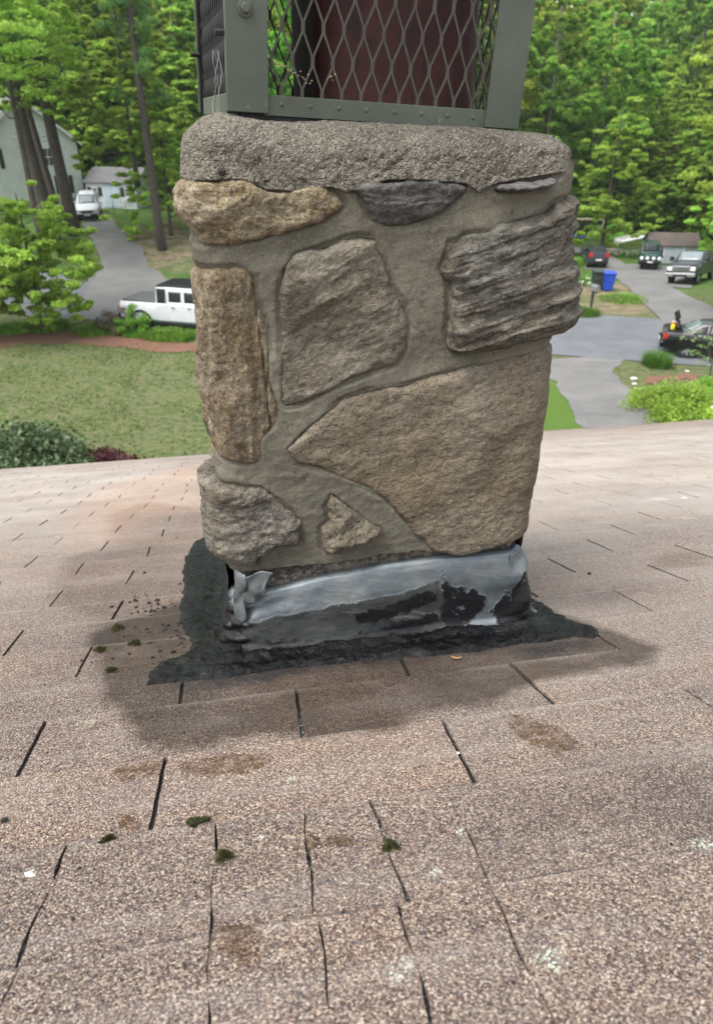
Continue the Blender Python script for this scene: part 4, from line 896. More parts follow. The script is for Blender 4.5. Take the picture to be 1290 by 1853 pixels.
# unused surface for the dark gap under the left half of the cage
X, Y, Q = rgrid(.012, CW-.03, .004, .10, .004); P3 = p3(X, Y, 1.)
zz = -.012-.006*sstep(X, .02, .1)+.0015*fbm(P3*70, 3, 4)
M_w = pm('spider_web', (.5, .5, .48), (.4, .4, .38), 20, .6)
wb = MB()
for s_ in range(4):
    pts = [(-.006+.004*math.sin(k*.9+s_*2), .03+.012*s_+.01*math.cos(k*.8+s_), .06-.011*k) for k in range(7)]; wb.tube(pts, .00022, 4)
wb.build('stray_wire', M_w, cage)
M_pet = pm('dry_petals', (.20, .14, .08), (.14, .09, .05), 200, .8); rs = np.random.RandomState(9); pb = MB()
for i in range(34):
    t = i/33; x = PW+.006+t*.075; z = .030+.022*(1-t)**2+.010*t**3 + rs.randn()*.0025; y = -.001+rs.rand()*.002
    if .62 < t < .82: continue
    r_ = rs.uniform(.0008, .0018); a = rs.rand()*3; pb.add([(x-r_, y, z), (x, y-.001, z-r_*.7), (x+r_, y, z+r_*.3), (x, y+.001, z+r_)], [(0, 1, 2, 3)])
o = pb.build('dried_blossoms', M_pet, cage); o['label'] = 'string of dried tan blossoms caught in the mesh'
# ================================================================ FOLIAGE
def leaves(cs, rad_, n, size, rs, flat=.5, up=.9, droop=.0):
    """n leaves per cluster centre; kite shaped leaves, mostly facing up"""
    cs = np.asarray(cs, float); N_ = len(cs)*n; c = np.repeat(cs, n, 0); rr = np.repeat(np.asarray(rad_, float)*np.ones(len(cs)), n)
    d = rs.randn(N_, 3); d /= np.linalg.norm(d, axis=1)[:, None]; q = rs.rand(N_)**.45
    P = c + d*(rr*q)[:, None]*np.array([1, 1, flat]); P[:, 2] -= droop*(np.hypot(*(P-c)[:, :2].T))**1.6
    nn = rs.randn(N_, 3)*.75+np.array([0, 0, up]); nn /= np.linalg.norm(nn, axis=1)[:, None]
    a = rs.randn(N_, 3); a -= nn*(a*nn).sum(1)[:, None]; a /= np.linalg.norm(a, axis=1)[:, None]; b = np.cross(nn, a)
    s = size*rs.uniform(.6, 1.25, N_)[:, None]
    V = np.stack([P-a*s*.5, P-a*s*.08+b*s*.34, P+a*s*.55+nn*-s*.12, P-a*s*.08-b*s*.34], 1).reshape(-1, 3)
    return V, np.arange(N_*4).reshape(-1, 4)
M_leafB = leafmat('leaf_bright', (.23, .38, .05), (.32, .50, .075), (.45, .60, .14), .6)
M_leafM = leafmat('leaf_mid', (.15, .35, .045), (.23, .47, .065), (.35, .57, .12), .6)
M_leafD = leafmat('leaf_deep', (.065, .16, .04), (.11, .23, .055), (.17, .30, .085), .5)
M_leafY = leafmat('leaf_yellow_green', (.24, .33, .04), (.34, .43, .065), (.46, .52, .12), .58)
M_bark = pm('bark', (.085, .070, .060), (.045, .036, .030), 3, .95, bs=9, bd=.06, bstr=.8)
M_barkG = pm('bark_grey', (.17, .155, .14), (.09, .08, .07), 2.5, .95, bs=9, bd=.05, bstr=.6)
def tree_parts(seed, H, cr, base, ncl, nl, ls, tr, lean=0., layered=.4, shape='oval', limbs=11, fill=.35, rk=1.):
    rs = np.random.RandomState(seed); mb = MB(); trunk = []
    for i in range(9):
        t = i/8; trunk.append((lean*t*t*H+.12*math.sin(t*5+seed)*t, .1*math.cos(t*4+seed)*t, -.2+t*H*.93))
    mb.tube(trunk, [tr*(1.35 if i == 0 else (1-.085*i)) for i in range(9)], 9)
    tips = []
    for i in range(limbs):
        t = base+(1-base)*(.02+.93*i/limbs)*.95; z = t*H*.93; p0 = Vector((lean*t*t*H, 0, z)); a = i*2.4+rs.rand(); 
        prof = math.sin(math.pi*min(1, max(.06, (t-base)/(1-base)*.78+.22))) if shape == 'oval' else (1-(t-base)/(1-base))*.95+.1
        L = cr*prof*rs.uniform(.75, 1.05); rise = (.35 if shape == 'oval' else .02)*L
        pts = [p0+Vector((math.cos(a)*L*k/4, math.sin(a)*L*k/4, rise*(k/4)**.8-.04*L*(k/4)**2+rs.randn()*.05*L)) for k in range(5)]
        r0 = tr*.34*(1-.5*t); mb.tube(pts, [r0, r0*.8, r0*.55, r0*.35, r0*.15], 5)
        for k in (2, 3, 4): tips.append((pts[k], L*(.30+.1*rs.rand()) if k < 4 else L*.28))
        for side in (-1, 1):
            b0 = pts[2]; a2 = a+side*.8; pp = [b0+Vector((math.cos(a2)*L*.45*k/2, math.sin(a2)*L*.45*k/2, .06*L*k)) for k in range(3)]
            mb.tube(pp, [r0*.45, r0*.3, r0*.1], 4); tips.append((pp[2], L*.26))
    tips.append((Vector(trunk[-1]), cr*.4))
    C_ = []; Rd = []
    for k in range(ncl):
        tp, r_ = tips[k % len(tips)]; o = rs.randn(3)*r_*.62; o[2] *= .6; C_.append(np.array(tp)+o); Rd.append(rs.uniform(.22, .5)*max(.6, r_)*.9)
    C_ = np.array(C_); Rd = np.array(Rd)*rk
    nf = int(fill*ncl); dd = rs.randn(nf, 3); dd /= np.linalg.norm(dd, axis=1)[:, None]; dd *= (rs.rand(nf)**.4)[:, None]
    hh = (1-base)*H*.5; zc_ = base*H+hh*.96; f_ = np.clip(1-dd[:, 2]*.55, .3, 1.3) if shape == 'cone' else np.ones(nf)
    C_[:nf] = np.stack([dd[:, 0]*cr*.85*f_, dd[:, 1]*cr*.85*f_, zc_+dd[:, 2]*hh], 1)
    V, Q = leaves(C_, Rd, nl, ls, rs, flat=layered, up=1.1, droop=.10)
    return mb, V, Q
TREES = {}
def tree_proto(key, name, leafm, barkm, *a, **k):
    mb, V, Q = tree_parts(*a, **k)
    TREES[key] = (name, mesh('trunk', mb.v, mb.f, barkm, None, True).data, mesh('crown', V, Q, leafm, None).data)
    for nm in ('trunk', 'crown'):
        o = [x for x in C.objects if x.name.split('.')[0] == nm and x.parent is None][-1]; bpy.data.objects.remove(o)
def plant(key, pos, label, group=None, rz=0., sc=1., cat='tree'):
    name, tm, cm = TREES[key]; e = empty(name, pos, rz, label, cat, group); e.scale = (sc,)*3
    for nm, me in (('trunk', tm), ('crown', cm)):
        o = bpy.data.objects.new(nm, me); C.objects.link(o); o.parent = e
    return e
tree_proto('f1', 'forest_tree', M_leafM, M_barkG, 11, 22, 5.2, .22, 300, 80, .38, .20, layered=.6, rk=1.15)
tree_proto('f2', 'forest_tree', M_leafY, M_barkG, 12, 25, 5.6, .26, 300, 80, .38, .22, layered=.6, rk=1.15)
tree_proto('f3', 'forest_tree', M_leafB, M_bark, 13, 19, 5.0, .08, 290, 80, .37, .16, layered=.5, limbs=14, rk=1.15)
tree_proto('f4', 'forest_tree', M_leafD, M_bark, 14, 24, 5.0, .12, 300, 80, .37, .2, layered=.55, limbs=15, rk=1.15)
tree_proto('u1', 'understory_tree', M_leafB, M_bark, 15, 9, 3.6, .06, 220, 90, .28, .12, layered=.28, shape='cone', limbs=12)
tree_proto('u2', 'understory_tree', M_leafB, M_bark, 16, 12, 4.2, .08, 260, 95, .31, .15, layered=.24, shape='cone', limbs=14)
tree_proto('maple', 'maple_tree', M_leafB, M_bark, 21, 20, 5.6, .46, 300, 120, .22, .24, layered=.45, limbs=16)
tree_proto('yellow', 'maple_tree', M_leafY, M_bark, 22, 17, 5.6, .26, 420, 120, .22, .24, layered=.5, limbs=17)
tree_proto('young', 'young_maple', M_leafB, M_bark, 23, 6.6, 3.3, .04, 330, 110, .17, .09, layered=.45, limbs=18, fill=.6, rk=1.1)
# tall pine: long bare trunk, sparse high crown
def pine_proto():
    rs = np.random.RandomState(5); mb = MB(); mb.tube([(.015*i*i*.6, 0, -.3+i*2.6) for i in range(10)], [.60, .45, .42, .39, .36, .32, .28, .22, .15, .06], 12)
    cl = []
    for i in range(26):
        z = 9+rs.rand()*14; a = rs.rand()*6.28; L = rs.uniform(1.5, 3.6)*(1-(z-9)/22); p = [Vector((.3+math.cos(a)*L*k/2, math.sin(a)*L*k/2, z+.1*k)) for k in range(3)]
        mb.tube(p, [.06, .04, .015], 5); cl += [np.array(p[2]), np.array(p[1]), np.array(p[2])+rs.randn(3)*.5]
    for i in range(9):
        z = 2.5+rs.rand()*6; a = rs.rand()*6.28; mb.tube([(.05+.0, 0, z), (math.cos(a)*.9, math.sin(a)*.9, z-.1)], [.035, .008], 4)
    V, Q = leaves(cl, .75, 110, .24, rs, .4, .6)
    TREES['pine'] = ('pine_tree', mesh('t0', mb.v, mb.f, M_bark, None, True).data, mesh('c0', V, Q, M_leafD, None).data)
    for nm in ('t0', 'c0'): bpy.data.objects.remove(bpy.data.objects[nm])
pine_proto()
def gp(px, py): return at(px, py)
# individually placed trees
plant('pine', gp(97, 436), 'thick grey pine trunk in front of the white house, leftmost of the tall pines', 'tall pines by the left driveway', .3, 1.02).rotation_euler = (0, rad(-4.5), .3)
plant('pine', gp(136, 424), 'tall dark pine at the left edge of the driveway, its flared foot in view', 'tall pines by the left driveway', 2.0, .95).rotation_euler = (0, rad(-3.5), 2.*0)
p_ = plant('pine', gp(116, 420), 'slender leaning pine trunk between the two thick pines at left', 'tall pines by the left driveway', 1., .95); p_.scale = (.55, .55, .9); p_.rotation_euler = (0, rad(-7), 0)
p_ = plant('pine', gp(104, 412), 'thin dark pine trunk close behind the leftmost pine', 'tall pines by the left driveway', 1., .95); p_.scale = (.42, .42, .9); p_.rotation_euler = (0, rad(-5), 0)
p_ = plant('pine', gp(294, 452), 'pine at the right edge of the left driveway, beside the chimney', 'tall pines by the left driveway', 4., .8); p_.scale = (.62, .62, .9); p_.rotation_euler = (0, rad(-1.5), 0)
p_ = plant('pine', gp(286, 408), 'slim pine behind the right corner of the white shed at left', 'tall pines by the left driveway', 5., .8); p_.scale = (.5, .5, .9); p_.rotation_euler = (0, rad(-1), 0)
plant('maple', (-18.9, 34.5, gz(-18.9, 34.5)), 'bright green maple whose boughs hang in at the top left corner', None, 0.4, 1.0)
plant('maple', (-20.5, 49., gz(-20.5, 49)), 'maple with bright boughs above the left driveway', None, 2.4, .95)
plant('young', np.array([-14.6, 33.2, 0]), 'low bushy young maple at the road edge, left of the white pickup truck', None, 1.0, 1.02)
plant('young', np.array([-17.3, 32.6, 0]), 'young maple at the far left frame edge behind the mulch bed', None, 3.0, .85)
plant('u2', gp(262, 430)+np.array([0, 0, 3.6]), 'layered green maple spreading over the white shed at left', None, .8, 1.15)
plant('u1', gp(310, 425), 'small layered tree at the left edge of the chimney', None, 2.8, 1.1)
plant('yellow', (20.2, 33.5, 0), 'yellow green maple whose boughs fill the top right corner', None, .5, .92)
plant('u1', (float(gp(1215, 478)[0]+4.5), 58., gz(25, 58)), 'layered light green tree leaning over the grey shed at right', None, 1.9, 1.28)
plant('u1', (21.5, 66., gz(21.5, 66)), 'layered light green tree behind the left end of the grey shed at right', None, .4, 1.35)
plant('u2', (33., 60., gz(33, 60)), 'layered tree right of the grey shed, at the right frame edge', None, 2.2, 1.1)
# forest edge
rsf = np.random.RandomState(31); placed = []; kinds = ['f1', 'f2', 'f3', 'f1', 'f4', 'f2', 'f3']
def okp(x, y):
    if -38 < x < -9 and y < 73: return False
    if 7 < x < 34 and y < 80: return False
    if x < -34 and y < 72: return False
    return True
kn = {'f1': 'broad mid green forest tree', 'f2': 'broad light green forest tree', 'f3': 'low branched forest tree', 'f4': 'tall dark green forest tree'}
def ordn(i): return str(i)+('th' if 10 <= i % 100 <= 20 else {1: 'st', 2: 'nd', 3: 'rd'}.get(i % 10, 'th'))
for ri, (y0, y1, n, s) in enumerate(((62, 78, 26, .9), (78, 92, 34, 1.0), (92, 110, 32, 1.12), (110, 140, 30, 1.35))):
    k = 0; tries = 0; row = []
    while k < n and tries < 900:
        tries += 1; y = rsf.uniform(y0, y1); x = rsf.uniform(-.62*y-4, .62*y+4)
        if not okp(x, y) or any((x-a)**2+(y-b)**2 < (4.2 if y < 95 else 5.)**2 for a, b in placed): continue
        placed.append((x, y)); row.append((x, y, kinds[rsf.randint(len(kinds))])); k += 1
    for i, (x, y, kk) in enumerate(sorted(row)):
        rown = ['nearest row', 'second row', 'third row', 'rearmost row'][ri]
        plant(kk, (x, y, float(gz(x, y))), '%s, %s from the left in the %s of the wood' % (kn[kk], ordn(i+1), rown), 'trees of the wood', rsf.rand()*6.28, s*rsf.uniform(.85, 1.15))
for i, (px, Y) in enumerate([(120, 76), (150, 75), (190, 74), (225, 74), (270, 73), (310, 73), (345, 72), (390, 70), (480, 72), (560, 70), (640, 71), (740, 72), (830, 74), (930, 80), (985, 84), (1015, 85), (1040, 86), (1090, 90), (1125, 88), (1150, 86), (1195, 84), (1225, 82), (1250, 82), (1290, 80)]):
    p = pt(px, Y); plant('u2' if i % 3 else 'u1', p, 'low layered %s green tree at the wood edge, %s from the left' % ('mid' if i % 3 else 'light', ordn(i+1)), 'understory trees at the wood edge', i*1.7, rsf.uniform(.9, 1.35))
# far wood behind: one green mass
nfar = 52000; xx = rsf.uniform(-130, 130, nfar); yy = rsf.uniform(140, 165, nfar); top_ = 27+5*fbm(p3(xx*.11, yy*.11), 3, 5)
zz = gz(xx, yy)+rsf.rand(nfar)**.8*top_; V, Q = leaves(np.stack([xx, yy, zz], 1), .5, 1, 1.5, rsf, 1, .7)
tag(mesh('far_wood', V, Q, M_leafB), 'far green wood closing the view behind the trees', 'wood', kind='stuff')
nu_ = 26000; xx = rsf.uniform(-60, 62, nu_); yy = rsf.uniform(74, 112, nu_); m_ = ~((xx > 7) & (xx < 34) & (yy < 82)); xx, yy = xx[m_], yy[m_]
zz = gz(xx, yy)+rsf.rand(len(xx))**1.5*2.4*(1+.6*fbm(p3(xx*.2, yy*.2), 2, 7)); V, Q = leaves(np.stack([xx, yy, zz], 1), .3, 1, .55, rsf, 1, .8)
tag(mesh('undergrowth', V, Q, M_leafM), 'green undergrowth on the floor of the wood', 'undergrowth', kind='stuff')
# ================================================================ SHRUBS, PERENNIALS
def shrub(name, pos, r_, h, n, ls, mat, label, seed, cat='shrub', group=None, ncl=26, up=.8, stems=7):
    rs = np.random.RandomState(seed); e = empty(name, pos, 0, label, cat, group); cl = []; m = MB()
    for i in range(ncl):
        a = rs.rand()*6.28; q = math.sqrt(rs.rand()); z = h*(1-.75*q*q)*rs.uniform(.35, 1.0); cl.append((r_*q*math.cos(a), r_*q*math.sin(a), z))
    for i in range(stems):
        c_ = cl[i]; m.tube([(0, 0, -.05), (c_[0]*.4, c_[1]*.4, c_[2]*.55), c_], [.02, .014, .006], 4)
    V, Q = leaves(cl, r_*.30, n//ncl, ls, rs, .75, up)
    V[:, 2] = np.maximum(V[:, 2], .01)
    m.build('stems', M_bark, e); mesh('foliage', V, Q, mat, e); return e
def blades(name, pos, r_, h, n, mat, label, seed, cat='plant', group=None, wd=.02):
    rs = np.random.RandomState(seed); V = []; Fc = []
    for i in range(n):
        a = rs.rand()*6.28; q = math.sqrt(rs.rand())*r_; bx, by = q*math.cos(a), q*math.sin(a); a2 = a+rs.randn()*.7; L = h*rs.uniform(.6, 1.1)*(1.1-.5*(q/r_)**2); o = L*rs.uniform(.3, .8)
        dx, dy = math.cos(a2), math.sin(a2); k = len(V)
        for j in range(4):
            t = j/3; x = bx+dx*o*t*t; y = by+dy*o*t*t; z = L*(t*1.25-.55*t*t*t); w_ = wd*(1-t*.85)
            V += [(x-dy*w_, y+dx*w_, z), (x+dy*w_, y-dx*w_, z)]
        Fc += [(k+2*j, k+2*j+1, k+2*j+3, k+2*j+2) for j in range(3)]
    o = mesh(name, V, Fc, mat); o.location = tuple(pos); return tag(o, label, cat, group)
M_lily = leafmat('daylily_leaf', (.10, .24, .025), (.16, .34, .04), (.22, .40, .06), .4)
M_gr = leafmat('tall_grass_leaf', (.06, .15, .018), (.10, .22, .03), (.14, .27, .05), .4)
M_rhod = leafmat('rhododendron_leaf', (.040, .075, .025), (.075, .12, .045), (.14, .19, .10), .2, .5)
M_red = leafmat('red_leaf', (.055, .014, .016), (.085, .022, .022), (.12, .04, .03), .3)
M_brn = leafmat('brown_twig', (.09, .06, .045), (.14, .10, .07), (.11, .13, .05), .1)
for i, (px, py, r_, h, lb) in enumerate([(172, 602, .95, .6, 'bright green daylily clump in the mulch bed, below the brown shrub'), (205, 600, .6, .5, 'smaller daylily clump right beside the one below the brown shrub'), (290, 612, .8, .6, 'bright green daylily clump in front of the rear wheel of the white pickup truck'), (322, 613, .85, .62, 'bright green daylily clump below the doors of the white pickup truck'), (88, 594, 1.1, .5, 'daylily clump at left in front of the young maple'), (20, 598, 1.1, .4, 'low green clump at the far left end of the mulch bed'), (355, 612, .4, .5, 'small dark green clump at the chimney edge in front of the white pickup truck'), (250, 606, .7, .45, 'low daylily clump under the small sapling in front of the white pickup truck')]):
    blades('daylily_clump', gp(px, py), r_, h, 420, M_lily, lb, 50+i, 'plant', 'daylily clumps in the left mulch bed', .028)
shrub('twiggy_shrub', gp(212, 600), .95, 1.25, 2600, .085, M_brn, 'brown twiggy shrub in front of the rear of the white pickup truck', 60, ncl=22, stems=20)
shrub('sapling', gp(245, 606), .75, 1.7, 1500, .13, M_leafM, 'green sapling in front of the bed of the white pickup truck', 61, ncl=18)
shrub('rhododendron', gp(30, 885), 2.0, 1.6, 7500, .15, M_rhod, 'grey green rhododendron at the lower left, beyond the roof edge', 62, ncl=60)
shrub('red_laceleaf_shrub', gp(196, 868), 1.15, .75, 3600, .12, M_red, 'dark red laceleaf shrub beyond the roof edge at lower left', 63, ncl=34, stems=16)
blades('grass_clump', gp(1187, 662), .52, .75, 700, M_gr, 'round dark green grass clump at the road edge behind the black sedan', 64, 'plant')
blades('grass_clump', gp(1057, 570), .75, .55, 600, M_gr, 'low green plant clump round the foot of the mailbox', 65, 'plant')
shrub('spreading_shrub', gp(1222, 748), 1.55, .85, 6500, .12, M_leafB, 'broad light green shrub at the right, beyond the roof edge', 66, ncl=60)
shrub('spreading_shrub', gp(1283, 728), .95, .75, 3000, .12, M_leafB, 'light green shrub at the right frame edge behind the broad one', 67, ncl=34)
shrub('spreading_shrub', gp(1178, 728), .7, .4, 1500, .11, M_leafM, 'low dark green shrub left of the broad light green shrub', 68, ncl=20)
blades('weed_patch', gp(1055, 512), 1.5, .6, 500, M_gr, 'patch of tall weeds left of the wheeled bins', 69, 'plant'); blades('weed_patch', gp(1128, 543), 1.3, .45, 450, M_lily, 'patch of bright weeds right of the blue bin', 70, 'plant')
blades('weed_patch', gp(1130, 462), 2.6, .6, 500, M_gr, 'weeds growing round the white plank behind the bins', 71, 'plant', wd=.03)
blades('weed_patch', gp(1040, 478), 1.6, .7, 500, M_lily, 'tall weeds left of the dark car seen from behind', 72, 'plant', wd=.03)
shrub('bush', pt(1100, 79), 2.0, 1.6, 1500, .26, M_leafM, 'rounded green bush beyond the swing set', 73, ncl=24)
shrub('bush', gp(1275, 470), 2.2, 1.6, 2200, .24, M_leafB, 'bright bush right of the grey shed', 74, ncl=30)
# sapling branches in front of the sedan
sp = empty('sapling', (12.15, 24.6, 0), 0, 'sparse sapling in front of the black sedan at the right frame edge', 'sapling'); m = MB(); cl = []
rs = np.random.RandomState(4)
m.tube([(.5, 0, 0), (.42, 0, 1.4), (.3, 0, 2.6)], [.03, .022, .012], 6)
for (x, y, z) in ((-.35, 0, 1.62), (-.75, .1, 2.18), (-.55, .2, 2.42), (-.15, -.1, 2.25), (-.5, 0, 1.75), (.0, .0, 1.35), (.3, 0, 2.0), (.2, 0, 1.5), (-.1, .1, 1.9)):
    m.tube([(.38, 0, 1.3), (.1, y, z-.1), (x, y, z)], [.012, .008, .004], 4); cl += [(x, y, z), (x*.6+.1, y, z-.06)]
m.build('stems', M_bark, sp); V, Q = leaves(cl, .17, 14, .085, rs, .4, 1.3); mesh('foliage', V, Q, leafmat('sapling_leaf', (.20, .32, .10), (.28, .42, .16), (.34, .46, .2), .4), sp)
# ================================================================ BUILDINGS
def siding(name, c, sp=.12, rough=.6):
    g = G(name); z = g.n('ShaderNodeSeparateXYZ'); g.l(g.co, z.inputs[0]); f = g.math('FRACT', g.math('DIVIDE', z.outputs[2], sp))
    col = g.mix(g.mr(g.noise(1.5, 4), .35, .65), c, tuple(x*.86 for x in c)); col = g.mix(g.mr(f, .1, .0, 0, .35), col, tuple(x*.45 for x in c))
    return g.fin(col, rough, nrm=g.bump(f, .6, .02))
M_wsid = siding('white_siding', (.66, .69, .66)); M_gsid = siding('green_grey_siding', (.36, .42, .38)); M_shedw = siding('shed_white', (.72, .76, .80), .3); M_shedg = siding('shed_grey', (.40, .43, .46), .3)
M_roofg = pm('roof_shingle_grey', (.15, .145, .15), (.10, .10, .105), 2, .9, bs=12, bd=.03); M_roofb = pm('roof_shingle_dark', (.055, .050, .050), (.10, .070, .055), .8, .9, bs=12, bd=.03)
M_dark = pm('black_paint', (.02, .025, .024), (.03, .033, .03), 3, .5); M_glassD = pm('window_glass', (.05, .06, .07), (.03, .035, .04), 1, .08, spec=.7)
M_door = pm('pale_blue_door', (.52, .62, .70), (.46, .56, .64), 2, .55); M_grdoor = pm('grey_door', (.36, .40, .44), (.33, .37, .41), 2, .6); M_conc = pm('concrete', (.35, .36, .36), (.27, .28, .28), 2, .9)
def window(par, x, y, z, w_, h, axis='y', shutters=M_dark, s=-1, fm=M_trim, ns=1):
    """window on a wall facing -y (axis y) or -x/+x (axis x)"""
    f = MB()
    def b(m, a0, a1, d0, d1, z0, z1):
        d0, d1 = sorted((s*d0, s*d1))
        if axis == 'y': m.box(a0, a1, y+d0, y+d1, z0, z1)
        else: m.box(y+d0, y+d1, a0, a1, z0, z1)
    fw = .07
    for (a0, a1, z0, z1) in ((x-w_/2, x+w_/2, z+h/2-fw, z+h/2), (x-w_/2, x+w_/2, z-h/2, z-h/2+fw), (x-w_/2, x-w_/2+fw, z-h/2+fw, z+h/2-fw), (x+w_/2-fw, x+w_/2, z-h/2+fw, z+h/2-fw), (x-w_/2+fw, x+w_/2-fw, z-.025, z+.025)): b(f, a0, a1, .0, .05, z0, z1)
    b(f, x-.015, x+.015, .02, .04, z-h/2+fw, z+h/2-fw)
    wo_ = f.build('window', fm, par); p = MB(); b(p, x-w_/2+fw, x+w_/2-fw, .004, .02, z-h/2+fw, z+h/2-fw); p.build('pane', M_glassD, wo_)
    if shutters:
        for q in (-1, 1):
            m = MB(); b(m, x+q*(w_/2+.03+.19)-.17, x+q*(w_/2+.03+.19)+.17, .0, .035, z-h/2-.02, z+h/2+.02)
            for k in range(7): b(m, x+q*(w_/2+.22)-.13, x+q*(w_/2+.22)+.13, .035, .045, z-h/2+.06+k*(h-.1)/7, z-h/2+.06+k*(h-.1)/7+.05)
            m.build('shutter', shutters, par)
def shed(name, pos, rz, W_, D_, hw, rise, mwall, mend, mroof, mdoor, label, ridge='x', dw=1.5):
    e = empty(name, pos, rz, label, 'shed')
    MB().quad((-W_/2, 0, 0), (W_/2, 0, 0), (W_/2, 0, hw), (-W_/2, 0, hw)).quad((W_/2, D_, 0), (-W_/2, D_, 0), (-W_/2, D_, hw), (W_/2, D_, hw)).build('wall', mwall, e)
    for s in (-1, 1):
        x = s*W_/2; q = [(x, 0, 0), (x, D_, 0), (x, D_, hw), (x, D_/2, hw+rise), (x, 0, hw)]; MB().quad(*(q if s > 0 else q[::-1])).build('end_wall', mend, e)
    m = MB(); o = .18; k = rise/(D_/2)
    for s in (0, 1):
        y0, y1 = (-o, D_/2) if s == 0 else (D_+o, D_/2); z0, z1 = hw-o*k, hw+rise
        V = [(-W_/2-o, y0, z0+.03), (W_/2+o, y0, z0+.03), (W_/2+o, y1, z1+.03), (-W_/2-o, y1, z1+.03)]; V += [(a, b, c-.09) for a, b, c in V]
        m.add(V, [(0, 1, 2, 3), (7, 6, 5, 4), (0, 4, 5, 1), (3, 2, 6, 7), (0, 3, 7, 4), (1, 5, 6, 2)])
    m.build('roof', mroof, e)
    t = MB(); 
    for x in (-W_/2, W_/2-.1): t.box(x, x+.1, -.03, -.003, 0, hw-.05)
    t.box(-W_/2, W_/2, -.035, -.004, hw-.12, hw-.02); t.build('corner_trim', M_trim, e)
    for s in (-1, 1):
        x0, x1 = (-dw/2, -.015) if s < 0 else (.015, dw/2); d = MB().box(x0, x1, -.05, -.006, .12, hw-.2, .01); d.box(x0+.06, x1-.06, -.06, -.05, .2, hw-.28, .004)
        dd = d.build('door', mdoor, e); MB().box(s*.08-.02, s*.08+.02, -.10, -.06, .95, 1.1).build('handle', M_dark, dd)
        MB().box(s*dw/2-.05 if s > 0 else -dw/2-.05, s*dw/2+.05 if s > 0 else -dw/2+.05, -.055, -.006, .1, hw-.14).build('door_trim', M_trim, e)
        window(e, s*(dw/2+(W_/2-dw/2)/2), 0, hw*.62, .55, .65)
        MB().box(s*(dw/2+(W_/2-dw/2)/2)-.3, s*(dw/2+(W_/2-dw/2)/2)+.3, -.2, -.03, hw*.62-.55, hw*.62-.38).build('flower_box', M_trim, e)
    return e
s1 = gp(206, 377); shed('garden_shed', s1+np.array([0, 0, -.05]), rad(-16), 4.7, 3.4, 2.15, .95, M_shedw, M_gsid, M_roofg, M_door, 'white shed with grey shingle roof and pale blue doors, behind the white car')
s2 = pt(1210, 60.5); shed('garden_shed', s2+np.array([0.2, 0, -.55]), rad(-10), 3.6, 3.0, 2.0, .7, M_shedg, M_shedg, M_roofb, M_grdoor, 'weathered grey shed with dark littered roof, behind the parked trucks at right')
# white house at the left
hs_ = pt(68, 63); hz = float(hs_[2]); he = empty('white_house', (hs_[0]+.2, 63, hz), rad(50), 'white sided two storey house with black shutters behind the pines at left', 'house')
HWd, HDp, HH, HR = 8.6, 9.5, 5.2, 3.0      # gable end faces the camera
MB().add([(-HWd/2, 0, .9), (HWd/2, 0, .9), (HWd/2, 0, HH), (0, 0, HH+HR), (-HWd/2, 0, HH)], [(0, 1, 2, 3, 4)]).quad((HWd/2, 0, .9), (HWd/2, HDp, .9), (HWd/2, HDp, HH), (HWd/2, 0, HH)).quad((-HWd/2, HDp, .9), (-HWd/2, 0, .9), (-HWd/2, 0, HH), (-HWd/2, HDp, HH)).add([(-HWd/2, HDp, .9), (HWd/2, HDp, .9), (HWd/2, HDp, HH), (0, HDp, HH+HR), (-HWd/2, HDp, HH)], [(4, 3, 2, 1, 0)]).build('wall', M_wsid, he)
MB().box(-HWd/2+.03, HWd/2-.03, .03, HDp-.03, -1, .9).build('foundation', M_conc, he)
m = MB()
for s in (-1, 1):
    V = [(s*(HWd/2+.3), -.3, HH-.2), (s*(HWd/2+.3), HDp+.3, HH-.2), (0, HDp+.3, HH+HR+.05), (0, -.3, HH+HR+.05)]; V += [(a, b, c-.16) for a, b, c in V]
    m.add(V, [(0, 1, 2, 3), (7, 6, 5, 4), (0, 4, 5, 1), (3, 2, 6, 7), (0, 3, 7, 4), (1, 5, 6, 2)])
m.build('roof', M_roofg, he)
m = MB()
for s in (-1, 1): m.add([(s*(HWd/2+.3), -.33, HH-.22), (0, -.33, HH+HR+.03), (0, -.33, HH+HR-.22), (s*(HWd/2+.3), -.33, HH-.45), (s*(HWd/2+.3), -.30, HH-.22), (0, -.30, HH+HR+.03), (0, -.30, HH+HR-.22), (s*(HWd/2+.3), -.30, HH-.45)], [(0, 1, 2, 3), (7, 6, 5, 4), (3, 2, 6, 7)])
m.build('rake_trim', M_trim, he)
for x, z in ((-2.9, 4.0), (1.6, 4.0), (2.6, 1.9)): window(he, x, 0, z, .85, 1.35)
for yy in (2.2, 6.5): window(he, yy, HWd/2, 3.9, .85, 1.3, 'x', s=1)
d = MB().box(HWd/2, HWd/2+.05, 3.6, 4.6, .3, 2.4, .01).build('door', M_trim, he)
# low wing reaching left of the frame
MB().box(-HWd/2-6, -HWd/2-.01, 1.5, 8, 0, 3.4).build('wing_wall', M_wsid, he)
m = MB(); m.prism([(-HWd/2-6.3, 3.3), (-HWd/2-.02, 3.3), (-HWd/2-.02, 3.45), (-HWd/2-6.3, 3.45)], 1.2, 8.3); m.build('wing_roof', M_roofg, he)
